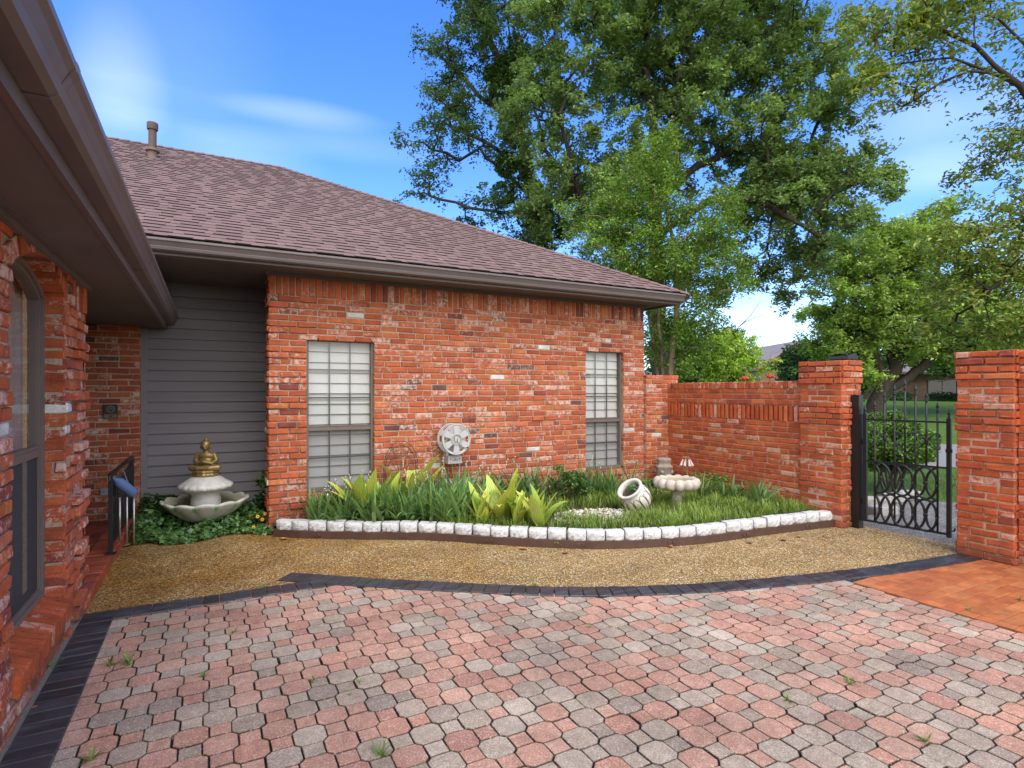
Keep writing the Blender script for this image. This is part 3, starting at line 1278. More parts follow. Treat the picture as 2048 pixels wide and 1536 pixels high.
def inner_y(x):
    """near edge of the black border at x"""
    if x < 0.6:
        return 4.53
    for a, b in zip(BO[:-1], BO[1:]):
        if a.x <= x <= b.x:
            y = a.y + (b.y - a.y) * (x - a.x) / max(b.x - a.x, 1e-6)
            sl = (b.y - a.y) / max(b.x - a.x, 1e-6)
            return min(y - 0.19 * math.sqrt(1 + sl * sl), 4.53)
    return 2.4


# bedding under the pavers
sheet('patio_base', [(-0.80, -3), (6.25, -3), (6.25, 2.62), (4.75, 2.80), (3.8, 3.02), (3.1, 3.24), (2.45, 3.53), (1.98, 3.84), (1.21, 4.41), (0.62, 4.85), (0.60, 4.66), (-0.80, 4.66)], -0.018, M['joint'])

# octagon-and-square pavers
mb = MB()
p = 0.1145
W, w_ = 0.140, 0.089
x0, y0 = 0.160, 3.067
TC = {}


def paver_col():
    r = random.random()
    if r < 0.54:
        c = random.choice([(0.46, 0.25, 0.17), (0.43, 0.22, 0.145), (0.47, 0.275, 0.19), (0.44, 0.24, 0.165)])
    elif r < 0.90:
        c = random.choice([(0.37, 0.295, 0.215), (0.41, 0.33, 0.245), (0.335, 0.26, 0.185), (0.38, 0.295, 0.215)])
    else:
        c = random.choice([(0.41, 0.205, 0.145), (0.31, 0.24, 0.18)])
    k = random.uniform(0.9, 1.1) * 1.08
    return (c[0] * k, c[1] * k, c[2] * k, 0)


def poly_paver(mb, cx, cy, pts, tint):
    g = 0.0030
    n = len(pts)
    tz = random.gauss(0, 0.0011)
    tx, ty = random.gauss(0, 0.005), random.gauss(0, 0.005)
    ang = random.gauss(0, 0.008)
    ca, sa = math.cos(ang), math.sin(ang)
    lay_, bot = [], []

    def ringp(inset, z):
        out = []
        for (x, y) in pts:
            r = math.hypot(x, y)
            k = (r - inset) / r
            xx, yy = x * k, y * k
            out.append(Vector((cx + xx * ca - yy * sa, cy + xx * sa + yy * ca, z + tz + xx * tx + yy * ty)))
        return out
    vs = ringp(g, -0.03) + ringp(g, -0.006) + ringp(g + 0.0018, -0.0010) + ringp(g + 0.0055, 0.0)
    fs = []
    for k in range(3):
        for i in range(n):
            j = (i + 1) % n
            fs.append((k * n + i, k * n + j, (k + 1) * n + j, (k + 1) * n + i))
    fs.append(tuple(3 * n + i for i in range(n)))
    # sand and moss cling to the sides of each block, wear keeps the face clean
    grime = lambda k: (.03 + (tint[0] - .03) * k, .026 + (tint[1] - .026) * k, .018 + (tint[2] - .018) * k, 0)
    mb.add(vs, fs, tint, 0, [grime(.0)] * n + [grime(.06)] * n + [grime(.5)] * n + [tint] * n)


for j in range(-45, 20):
    for i in range(-12, 45):
        cx, cy = x0 + i * p, y0 + j * p
        if cx < -0.66 or cx > 4.50 or cy < -1.2:
            continue
        if cy > inner_y(min(max(cx, -0.6), 6)) + 0.055:
            continue
        dx, dy = random.gauss(0, 0.0012), random.gauss(0, 0.0012)
        if (i + j) % 2 == 0:
            t = paver_col()
            TC[(i, j)] = t
            h, q = W / 2, w_ / 2
            pts = [(h, -q), (h, q), (q, h), (-q, h), (-h, q), (-h, -q), (-q, -h), (q, -h)]
            if cx + h > 4.47:
                pts = [(min(a, 4.47 - cx), b) for a, b in pts]
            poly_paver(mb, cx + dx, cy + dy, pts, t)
        else:
            t = TC.get((i - 1, j)) if random.random() < 0.32 else None
            t = t or paver_col()
            q = w_ / 2
            if cx + q > 4.48:
                continue
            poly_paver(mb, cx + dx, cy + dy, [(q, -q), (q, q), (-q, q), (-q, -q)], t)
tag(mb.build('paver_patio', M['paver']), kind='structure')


def flat_brick(mb, c, u, v, L, Wd, z0, z1, tint, bev=0.005):
    """paver brick lying flat; u long axis, v cross axis"""
    vs = []
    j = random.uniform(-0.0015, 0.002)
    for (k, z) in ((0, z0), (0, z1 - bev), (bev, z1 + j)):
        for a, b in ((-1, -1), (1, -1), (1, 1), (-1, 1)):
            vs.append(c + u * a * (L / 2 - k) + v * b * (Wd / 2 - k) + Vector((0, 0, z)))
    fs = []
    for r in range(2):
        for i in range(4):
            q = (i + 1) % 4
            fs.append((r * 4 + i, r * 4 + q, r * 4 + 4 + q, r * 4 + 4 + i))
    fs.append((8, 9, 10, 11))
    mb.add(vs, fs, tint)


def slate_t():
    k = random.uniform(0.7, 1.4)
    return (0.034 * k, 0.034 * k, 0.039 * k, 0)


mb = MB()
ZB = 0.010
C = resample(BO, 0.104)
for a, b in zip(C[:-1], C[1:]):
    t = (b - a).normalized()
    nrm = Vector((t.y, -t.x, 0))
    if nrm.y > 0:
        nrm = -nrm
    m = (a + b) / 2 + nrm * 0.095
    flat_brick(mb, m, nrm, t, 0.192, (b - a).length * 1.0 - 0.003, -0.03, ZB, slate_t())
x = -0.555
while x < 0.90:
    L = 0.187
    yc = 4.62
    w = 0.104
    yy1 = 4.718
    if x + w > 0.60:
        yy1 = min(4.718, 4.718)
    flat_brick(mb, Vector((x + w / 2, (4.525 + yy1) / 2, 0)), UY, UX, yy1 - 4.525, w - 0.004, -0.03, ZB - 0.001, slate_t())
    x += w
y = 4.718
while y > -1.5:
    flat_brick(mb, Vector((-0.648, y - 0.052, 0)), UX, UY, 0.184, 0.100, -0.03, ZB, slate_t())
    y -= 0.104
tag(mb.build('paving_border', M['slate']), kind='structure')

# terracotta brick landing by the gate pier
mb = MB()
bw, bl = 0.1, 0.2
rows = 44
for r_ in range(rows):
    y = 2.70 - (r_ + 0.5) * 0.1015
    x = 4.478 - (0.1 if r_ % 2 else 0.0)
    while x < 6.2:
        a = max(x, 4.478)
        e = min(x + 0.2, 6.2)
        if e - a > 0.03 and y < inner_y(min((a + e) / 2, 6.05)) + 0.10:
            k = random.uniform(0.9, 1.1)
            c = random.choice([(0.40, 0.125, 0.042), (0.42, 0.14, 0.045), (0.37, 0.11, 0.04), (0.43, 0.155, 0.055)])
            flat_brick(mb, Vector(((a + e) / 2, y, 0)), UX, UY, e - a - 0.005, 0.0965, -0.02, 0.0, (c[0] * k, c[1] * k, c[2] * k, 0), 0.003)
        x += 0.2
tag(mb.build('brick_landing', M['patchbrick']), kind='structure')

# exposed-aggregate path sweeping round the bed
gpath = [(-0.77, 4.63), (0.60, 4.63), (0.62, 4.90)] + [(q.x, q.y - 0.06) for q in BO[4:]] + [(6.47, 2.57), (6.47, 7.95), (-0.77, 7.95)]
sheet('path', gpath, 0.0, M['gravel'])

# porch
mb = MB()
mb.box((-1.30, 4.90, -0.05), (-0.795, 7.75, PORZ - 0.01), (0.2, 0.07, 0.04, 0))
y = 4.72
while y < 7.7:
    for xx in (-0.80, -0.865):
        pass
    k = random.uniform(0.75, 1.1)
    flat_brick(mb, Vector((-0.835, y + 0.035, 0)), UX, UY, 0.195, 0.067, -0.02, PORZ, (0.36 * k, 0.075 * k, 0.035 * k, 0), 0.006)
    y += 0.072
x = -0.94
row = 0
while x > -1.30:
    y = 4.90 - (0.1 if row % 2 else 0)
    while y < 7.65:
        k = random.uniform(0.6, 1.0)
        flat_brick(mb, Vector((x - 0.05, y + 0.1, 0)), UY, UX, 0.193, 0.094, -0.02, PORZ - 0.003, (0.30 * k, 0.062 * k, 0.034 * k, 0), 0.003)
        y += 0.2
    x -= 0.1
    row += 1
tag(mb.build('porch_floor', M['patchbrick']), kind='structure')

# outside the gate
sheet('walkway', [(6.31, 3.9), (6.31, 1.4), (9.4, 0.2), (9.6, 3.4), (8.5, 4.4)], -0.006, M['gravel_grey'])
SD = Vector((-0.65, 0.76, 0)).normalized()
SN = Vector((0.76, 0.65, 0)).normalized()


def strip(name, n0, n1, z, mat, half=90):
    P = [SN * n0 - SD * half, SN * n1 - SD * half, SN * n1 + SD * half, SN * n0 + SD * half]
    return sheet(name, [(q.x, q.y) for q in P], z, mat)


lawn_poly = [(6.31, -6), (30, -20), (30, 40), (-20, 40), (-20, 12), (6.31, 12)]
strip('lawn', 4.5, 14.5, -0.10, M['lawn'])
strip('street', 14.5, 20.8, -0.09, M['asphalt'])
# far verge rising gently to the houses across the street
mb = MB()
pr = [(20.8, -0.09), (20.9, 0.03), (26, 0.35), (34, 0.9), (60, 1.2)]
vs, fs = [], []
for n_, z in pr:
    for k in range(2):
        q = SN * n_ + SD * (90 if k else -90)
        vs.append((q.x, q.y, z))
for i in range(len(pr) - 1):
    fs.append((2 * i, 2 * i + 1, 2 * i + 3, 2 * i + 2))
mb.add(vs, fs)
o = mb.build('lawn', M['lawn'])
tag(o, kind='structure')

# ================================================================== GARDEN WALL, PIERS, GATE
RX = 6.15
gw = thing('garden_wall', 'orange brick garden wall with an upright brick band behind the flower bed', 'wall', (0, 0, 0))
mb = MB()
L = 6.52 - 4.28
oy = 6.52


def dent(k, a, b, z):
    return 0.0


lay(mb, (RX, oy, 0), -UY, -UX, L, -0.05, 1.135, depth=0.11, tintf=tint_orange, jo=0.003)
soldiers(mb, (RX, oy, 0), -UY, -UX, L, 1.135, 1.335, tintf=tint_orange, out=0.004, jo=0.005, joint=0.022)
lay(mb, (RX, oy, 0), -UY, -UX, L, 1.335, 1.538, depth=0.11, tintf=tint_orange)
soldiers(mb, (RX, oy, 0), -UY, -UX, L, 1.538, 1.632, tintf=tint_main, out=0.004, depth=0.22, jo=0.004)
core(mb, (RX, oy, 0), -UY, -UX, L, -0.1, 1.139, [], 0.22, 0.012)
core(mb, (RX, oy, 0), -UY, -UX, L, 1.139, 1.331, [], 0.22, 0.055)
core(mb, (RX, oy, 0), -UY, -UX, L, 1.331, 1.622, [], 0.22, 0.012)
# far face
lay(mb, (RX + 0.23, oy - L, 0), UY, UX, L, -0.15, 1.62, depth=0.03, tintf=tint_orange)
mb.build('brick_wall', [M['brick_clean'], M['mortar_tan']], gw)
mb = MB()
lay(mb, (WX1 + 0.004, 6.50, 0), UX, -UY, 0.62, -0.05, 1.745, depth=0.1, tintf=tint_main)
core(mb, (WX1 + 0.004, 6.50, 0), UX, -UY, 0.62, -0.1, 1.735, [], 0.2, 0.01)
for i in range(4):
    flat_brick(mb, Vector((WX1 + 0.10 + i * 0.153, 6.60, 0)), UY, UX, 0.2, 0.145, 1.69, 1.745, tint_main())
lay(mb, (WX1 + 0.624, 6.5, 0), UY, UX, 0.2, -0.1, 1.745, depth=0.05)
b = mb.build('wall_return', [M['brick'], M['mortar_tan']], gw)
b['label'] = 'short taller stub joining the wall to the house'


def pier(name, label, x0, x1, y0, y1, top, seed):
    random.seed(seed)
    th = thing(name, label, 'brick pier', ((x0 + x1) / 2, (y0 + y1) / 2, 0))
    ox, oy_ = (x0 + x1) / 2, (y0 + y1) / 2
    mb = MB()
    course = 0.0668
    n = round(top / course)

    def pj(k, a, b, z):
        kk = n - 1 - k
        o = 0.0
        if kk < 4:
            o += 0.022
        elif kk in (7, 8, 9, 10):
            o += 0.018
        elif k % 6 in (0, 1):
            o += 0.012
        return o
    X0, X1, Y0, Y1 = x0 - ox, x1 - ox, y0 - oy_, y1 - oy_
    lay(mb, (X0, Y1, 0), -UY, -UX, Y1 - Y0, 0, top, course=course, depth=0.1, tintf=tint_orange, proj=pj, jit=0.004, bl=0.215, jo=0.005, joint=0.015)
    lay(mb, (X0, Y0, 0), UX, -UY, X1 - X0, 0, top, course=course, depth=0.1, tintf=tint_orange, proj=pj, jit=0.004, bl=0.215, jo=0.005, joint=0.015)
    lay(mb, (X1, Y0, 0), UY, UX, Y1 - Y0, 0, top, course=course, depth=0.1, tintf=tint_orange, proj=pj, bl=0.215)
    lay(mb, (X1, Y1, 0), -UX, UY, X1 - X0, 0, top, course=course, depth=0.1, tintf=tint_orange, proj=pj, bl=0.215)
    rec = 0.007
    mb.box((X0 + rec, Y0 + rec, -0.1), (X1 - rec, Y1 - rec, top - 0.012), mi=1)
    nb2 = 4
    for i in range(nb2):
        wv = (Y1 - Y0) / nb2
        for q, (a, c) in enumerate(((X0 + 0.09, (X0 + X1) / 2), ((X0 + X1) / 2, X1 - 0.09))):
            flat_brick(mb, Vector(((a + c) / 2, Y0 + wv * (i + 0.5), 0)), UX, UY, c - a - 0.01, wv - 0.01, top - 0.05, top - 0.003, tint_orange())
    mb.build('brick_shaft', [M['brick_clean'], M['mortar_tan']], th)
    return th


P1 = pier('gate_pier', 'orange brick gate pier ending the garden wall, small black lamp on top', 6.115, 6.47, 3.80, 4.30, 1.850, 3)
P2 = pier('gate_pier', 'near gate pier of orange brick, standing on the terracotta landing', 6.115, 6.47, 2.285, 2.715, 1.868, 9)
tag(P1, group='gate piers')
tag(P2, group='gate piers')
random.seed(21)
# wall carrying on beyond the near pier
gw2 = thing('garden_wall', 'end of a brick garden wall with upright bricks beyond the near gate pier', 'wall', (0, 0, 0))
mb = MB()
L = 4.2
lay(mb, (RX + 0.01, 2.28, 0), -UY, -UX, L, -0.05, 1.20, depth=0.1, tintf=tint_orange)
soldiers(mb, (RX + 0.01, 2.28, 0), -UY, -UX, L, 1.20, 1.40, tintf=tint_orange, out=0.0)
lay(mb, (RX + 0.01, 2.28, 0), -UY, -UX, L, 1.40, 1.85, depth=0.1, tintf=tint_orange, proj=lambda k, a, b, z: 0.012 if z > 1.58 else 0)
core(mb, (RX + 0.01, 2.28, 0), -UY, -UX, L, -0.1, 1.845, [], 0.22, 0.012)
lay(mb, (RX + 0.24, 2.28 - L, 0), UY, UX, L, -0.15, 1.83, depth=0.03, tintf=tint_orange)
mb.build('brick_wall', [M['brick_clean'], M['mortar_tan']], gw2)

# small lamp on the pier
lamp = thing('solar_lamp', 'small black wedge-shaped solar lamp on top of the brick gate pier', 'lamp', (6.36, 3.96, 1.853))
mb = MB()
mb.add([(-.07, -.12, .012), (.14, -.12, .012), (.14, .12, .012), (-.07, .12, .012), (-.05, -.11, .05), (.10, -.11, .085), (.10, .11, .085), (-.05, .11, .05)],
       [(0, 3, 2, 1), (4, 5, 6, 7), (0, 1, 5, 4), (1, 2, 6, 5), (2, 3, 7, 6), (3, 0, 4, 7)], (.02, .02, .022, 0))
mb.box((-.05, -.05, 0), (.05, .05, .012), (.02, .02, .02, 0))
mb.build('housing', M['plain'], lamp)
mb = MB()
mb.add([(-.046, -.10, .053), (.094, -.10, .086), (.094, .10, .086), (-.046, .10, .053)], [(0, 1, 2, 3)], (.02, .03, .06, 0))
mb.build('solar_panel', M['darkglass'], lamp)

# gate
post = thing('gate_post', 'square black steel post fixed against the brick pier, holding the gate hinges', 'post', (6.315, 3.75, 0))
mb = MB()
mb.box((-.042, -.042, 0), (.042, .042, 1.455), (1, 1, 1, 0))
mb.box((-.045, -.045, 1.455), (.045, .045, 1.462))
mb.build('shaft', M['iron'], post)
mb = MB()
for z in (0.95, 0.30):
    mb = MB()
    mb.tube([(0.02, -.035, z), (0.03, -.075, z)], 0.014, 8)
    mb.box((0.0, -.05, z - .03), (.04, -.042, z + .03))
    mb.build('hinge', M['iron'], post)

H0, H1 = Vector((6.335, 3.675, 0)), Vector((6.42, 2.915, 0))
gd = (H1 - H0)
GWD = gd.length
gd.normalize()
gate = thing('garden_gate', 'black wrought iron garden gate with spear-topped bars, scrolls and interlaced rings', 'gate', H0, math.atan2(gd.y, gd.x))
GB, GM, GT = 0.095, 0.745, 1.195
mb = MB()
bx = lambda a, b, t=0.012: mb.box((min(a[0], b[0]) - (t if a[0] == b[0] else 0), -t, min(a[1], b[1]) - (t if a[1] == b[1] else 0)), (max(a[0], b[0]) + (t if a[0] == b[0] else 0), t, max(a[1], b[1]) + (t if a[1] == b[1] else 0)))
bx((0, GB - .01), (0, GT + 0.06), 0.018)
bx((GWD, GB - .03), (GWD, GT + 0.04), 0.018)
bx((0.018, GB), (GWD - .018, GB), 0.010)
bx((0.018, GM), (GWD - .018, GM), 0.009)
bx((0.018, GT), (GWD - .018, GT), 0.009)
fr = mb.build('frame', M['iron'], gate)


def spear(mb, x, z, s=1.0):
    mb.lathe([(.006, -.004), (.016 * s, 0), (.016 * s, .008), (.009, .012), (.015 * s, .018), (.015 * s, .024), (.008, .03), (.017 * s, .045), (.011 * s, .065), (.0035, .095), (.0, .105)], 10, (x, 0, z))


tops = [1.32, 1.42, 1.49, 1.545, 1.49, 1.42, 1.32]
for i in range(7):
    x = GWD * (i + 1) / 8
    zb = GB if i in (0, 2, 4, 6) else GM
    mb = MB()
    mb.tube([(x, 0, zb), (x, 0, tops[i] - 0.02)], 0.0098, 8)
    pk = mb.build('picket', M['iron'], gate, True)
    mb = MB()
    spear(mb, x, tops[i] - 0.02)
    mb.build('finial', M['iron'], pk, True)
mb = MB()
spear(mb, 0, GT + 0.05, 0.9)
mb.build('finial', M['iron'], fr, True)
mb = MB()
spear(mb, GWD, GT + 0.035, 0.9)
mb.build('finial', M['iron'], fr, True)
# interlaced rings, two rows
mb = MB()
rw, rh = GWD / 8 * 2 * 0.52, 0.318 * 0.5
xa, xb = GWD / 8, GWD * 7 / 8
for row in range(2):
    zc = GB + 0.155 + row * 0.325
    for k in range(-1, 7):
        xc = xa + (xb - xa) * (k + 0.5) / 5.5
        pts = []
        for t in np.linspace(0, 2 * PI, 33):
            xx = xc + rw * math.cos(t)
            if xx < xa or xx > xb:
                if len(pts) > 1:
                    mb.tube(pts, 0.0125, 6)
                pts = []
                continue
            pts.append((xx, 0.004 * (1 if k % 2 else -1), zc + rh * math.sin(t)))
        if len(pts) > 1:
            mb.tube(pts, 0.0125, 6)
        for sx in (-1, 1):
            if xa < xc + sx * rw < xb:
                mb.ball((xc + sx * rw, 0, zc), (.019, .012, .022), n=8, m=5)
mb.build('ring_panel', M['iron'], gate, True)


def spiral(c, r0, turns, a0, sgn=1, n=22):
    pts = []
    for i in range(n + 1):
        t = i / n
        a = a0 + sgn * t * turns * 2 * PI
        r = r0 * (1 - 0.72 * t)
        pts.append((c[0] + r * math.cos(a), 0, c[1] + r * math.sin(a)))
    return pts


mb = MB()
xm = GWD / 2
for s in (-1, 1):
    # heart
    pts = [(xm, 0, 0.84), (xm + s * .05, 0, 0.90), (xm + s * .098, 0, 0.985), (xm + s * .105, 0, 1.04), (xm + s * .075, 0, 1.075), (xm + s * .04, 0, 1.06), (xm + s * .03, 0, 1.03), (xm + s * .05, 0, 1.015)]
    mb.tube([tuple(q) for q in [(v.x, 0, v.y) for v in catmull([(a, c) for a, b, c in pts], 6)]], 0.006, 6)
    pts = [(xm, 0.80 + .04), (xm + s * .05, .80), (xm + s * .10, .82), (xm + s * .10, .865), (xm + s * .07, .87)]
    mb.tube([(v.x, 0, v.y) for v in catmull(pts, 6)], 0.006, 6)
    mb.ball((xm + s * .055, 0, .955), .013, n=8, m=5)
mb.ball((xm, 0, 1.13), (.022, .016, .018), n=10, m=6)
mb.ball((xm, 0, 0.845), (.018, .014, .02), n=10, m=6)
mb.build('heart_scroll', M['iron'], gate, True)
for cx_ in (GWD * 2 / 8, GWD * 6 / 8):
    mb = MB()
    for s in (-1, 1):
        for v in (-1, 1):
            pts = [(cx_, 1.0), (cx_ + s * .03, 1.0 + v * .035), (cx_ + s * .07, 1.0 + v * .075), (cx_ + s * .11, 1.0 + v * .075), (cx_ + s * .115, 1.0 + v * .05), (cx_ + s * .095, 1.0 + v * .045)]
            mb.tube([(q.x, 0, q.y) for q in catmull(pts, 6)], 0.006, 6)
            mb.ball((cx_ + s * .028, 0, 1.0 + v * .028), .012, n=8, m=5)
    mb.ball((cx_, 0, 1.0), (.02, .014, .045), n=8, m=6)
    mb.build('scroll', M['iron'], gate, True)
mb = MB()
mb.box((GWD - .02, -.03, .90), (GWD + .035, -.018, .935))
mb.build('latch', M['iron'], gate)
mb = MB()
mb.tube([(GWD + .01, -.02, .14), (GWD + .05, -.02, .14), (GWD + .055, -.02, .17)], .008, 6)
mb.build('hook', M['iron'], gate)
mb = MB()
mb.box((0.0, 0.0, 0.10), (0.03, 0.012, 1.30))
mb.box((-.02, 0, 0.10), (.03, .014, .14))
jb = mb.build('gate_jamb', M['iron'])
jb.location = (6.40, 2.722, 0)
tag(jb, 'thin black iron strike bar on the hidden side of the near gate pier', 'strike bar')

# ================================================================== FLOWER BED
CURB = catmull([(0.60, 6.36), (0.85, 6.15), (1.27, 5.88), (1.97, 5.46), (2.51, 4.98), (2.99, 4.60), (3.43, 4.33), (4.24, 4.09), (5.26, 4.00), (6.13, 3.90)])
bed = [(q.x, q.y + 0.05) for q in CURB] + [(6.16, 6.5), (5.7, 6.56), (0.60, 6.56)]
sheet('garden_soil', bed, 0.095, M['soil'])


def curb_y(x):
    for a, b in zip(CURB[:-1], CURB[1:]):
        if a.x <= x <= b.x:
            return a.y + (b.y - a.y) * (x - a.x) / max(b.x - a.x, 1e-6)
    return 6.4


mb = MB()
C = resample(CURB, 0.15)
vs, fs = [], []
for i, q in enumerate(C):
    a, b = C[max(i - 1, 0)], C[min(i + 1, len(C) - 1)]
    t = (b - a).normalized()
    n = Vector((t.y, -t.x, 0))
    z = 0.075
    wob = random.uniform(-.004, .004)
    for (o_, zz) in ((0.02 + wob, -.03), (0.024 + wob, z), (-0.03 + wob, z + .002), (-0.03 + wob, -.03)):
        vs.append(q + n * o_ + Vector((0, 0, zz)))
for i in range(len(C) - 1):
    for k in range(4):
        k2 = (k + 1) % 4
        fs.append((i * 4 + k, i * 4 + k2, (i + 1) * 4 + k2, (i + 1) * 4 + k))
fs += [(3, 2, 1, 0), tuple(len(C) * 4 - 4 + k for k in range(4))]
mb.add(vs, fs)
for i in range(3, len(C) - 2, 6):
    a, b = C[i], C[i + 1]
    t = (b - a).normalized()
    n = Vector((t.y, -t.x, 0))
    q = a + n * 0.026
    for dx in (0.0, 0.05):
        mb.add([q + t * dx + Vector((0, 0, .025)), q + t * (dx + .035) + Vector((0, 0, .025)), q + t * (dx + .035) + Vector((0, 0, .055)), q + t * dx + Vector((0, 0, .055)),
                q + t * dx + n * .005 + Vector((0, 0, .028)), q + t * (dx + .035) + n * .005 + Vector((0, 0, .028)), q + t * (dx + .035) + n * .005 + Vector((0, 0, .052)), q + t * dx + n * .005 + Vector((0, 0, .052))],
               [(4, 5, 6, 7), (0, 1, 5, 4), (1, 2, 6, 5), (2, 3, 7, 6), (3, 0, 4, 7)])
tag(mb.build('bed_edging', M['edging']), 'low brown plastic edging strip curving along the foot of the flower bed', 'edging')


def block_mesh(seed):
    rnd = random.Random(seed)
    bm = bmesh.new()
    nx, ny, nz = 6, 4, 4
    L, Wd, Hh = 0.183, 0.125, 0.088

    def P(i, j, k):
        u, v, w = i / nx * 2 - 1, j / ny, k / nz
        taper = 1 - 0.12 * v if v > 0.35 else 0.96 - 0.20 * (1 - v / 0.35) ** 2
        x = u * L / 2 * taper
        y = v * Wd
        z = w * Hh
        # split-face front: bulges, bevelled top edge
        front = max(0, 1 - v * 3.2)
        y += front * (0.014 * (u * u) + 0.020 * max(0, w - 0.62) / 0.38 + 0.006 * (1 - w))
        z -= front * 0.010 * (w if w > 0.9 else 0)
        a = 0.0055 * (1 if j == 0 else 0.35)
        return (x + rnd.uniform(-a, a) * .5, y + rnd.uniform(-a, a), z + rnd.uniform(-a, a) * .6)
    V = {}
    for i in range(nx + 1):
        for j in range(ny + 1):
            for k in range(nz + 1):
                if i in (0, nx) or j in (0, ny) or k in (0, nz):
                    V[i, j, k] = bm.verts.new(P(i, j, k))
    for i in range(nx):
        for j in range(ny):
            bm.faces.new((V[i, j, nz], V[i + 1, j, nz], V[i + 1, j + 1, nz], V[i, j + 1, nz]))
    for i in range(nx):
        for k in range(nz):
            bm.faces.new((V[i, 0, k], V[i + 1, 0, k], V[i + 1, 0, k + 1], V[i, 0, k + 1]))
            bm.faces.new((V[i + 1, ny, k], V[i, ny, k], V[i, ny, k + 1], V[i + 1, ny, k + 1]))
    for j in range(ny):
        for k in range(nz):
            bm.faces.new((V[0, j + 1, k], V[0, j, k], V[0, j, k + 1], V[0, j + 1, k + 1]))
            bm.faces.new((V[nx, j, k], V[nx, j + 1, k], V[nx, j + 1, k + 1], V[nx, j, k + 1]))
    me = bpy.data.meshes.new('edging_block')
    bm.to_mesh(me)
    bm.free()
    me.materials.append(M['whitepaint'])
    return me


blocks = [block_mesh(i) for i in range(7)]
C = resample(CURB, 0.187)
nb_ = len(C) - 1
for i in range(nb_):
    a, b = C[i], C[i + 1]
    t = (b - a).normalized()
    o = bpy.data.objects.new('edging_block', blocks[(i * 3) % 7])
    COL.objects.link(o)
    o.location = (a + b) / 2 + Vector((t.y, -t.x, 0)) * random.uniform(0.006, 0.022) + Vector((0, 0, 0.077))
    o.rotation_euler = (random.uniform(-.02, .02), random.uniform(-.02, .02), math.atan2(t.y, t.x) + random.uniform(-.05, .05))
    o.scale = ((b - a).length / 0.187, 1, random.uniform(.95, 1.06))
    if i < nb_ / 2:
        lab = 'white painted concrete edging block, %s counted from the house corner' % nth(i)
    else:
        lab = 'white painted concrete edging block, %s counted from the gate pier' % nth(nb_ - 1 - i)
    tag(o, lab, 'edging block', 'white blocks edging the flower bed')

SZ = 0.10


# ---- strip leaves -------------------------------------------------
class Strips:
    """many bent blades gathered into one numpy mesh"""

    def __init__(s):
        s.v, s.f, s.c, s.n = [], [], [], 0

    def blade(s, base, az, lean, length, width, droop, col, seg=5, prof=None, fold=0.0, twist=0.0, tipcol=None):
        d = Vector((math.cos(az), math.sin(az), 0))
        sd = Vector((-math.sin(az + twist), math.cos(az + twist), 0))
        p = Vector(base)
        ang = PI / 2 - lean
        o = s.n
        for i in range(seg + 1):
            t = i / seg
            w = width * (prof(t) if prof else (1 - t ** 2.2) * (0.75 + 0.25 * min(1, t * 4)))
            dirv = d * math.cos(ang) + Vector((0, 0, 1)) * math.sin(ang)
            nrm = d * -math.sin(ang) + Vector((0, 0, 1)) * math.cos(ang)
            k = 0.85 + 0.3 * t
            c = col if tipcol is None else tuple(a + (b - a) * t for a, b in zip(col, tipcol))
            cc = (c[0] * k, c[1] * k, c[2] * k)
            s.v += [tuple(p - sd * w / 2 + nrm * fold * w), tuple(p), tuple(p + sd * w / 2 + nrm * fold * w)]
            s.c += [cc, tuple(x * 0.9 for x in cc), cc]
            p = p + dirv * (length / seg)
            ang -= droop / seg * (0.4 + 1.2 * t)
        for i in range(seg):
            b = o + 3 * i
            s.f += [(b, b + 1, b + 4, b + 3), (b + 1, b + 2, b + 5, b + 4)]
        s.n += 3 * (seg + 1)

    def build(s, name, mat, parent=None):
        return fast_mesh(name, np.array(s.v), np.array(s.f), np.array(s.c), mat, parent, True)


U = random.uniform


def bedpt(px, f):
    """spot in the flower bed seen in column px; f = 0 at the blocks, 1 at the walls"""
    r = ray(px, 900)
    ts = [t for t in np.linspace(4.0, 9.5, 400) if .6 < r.x * t < 6.02 and curb_y(r.x * t) + .17 < r.y * t < 6.42]
    t = ts[0] + (ts[-1] - ts[0]) * f
    return Vector((r.x * t, r.y * t, SZ))



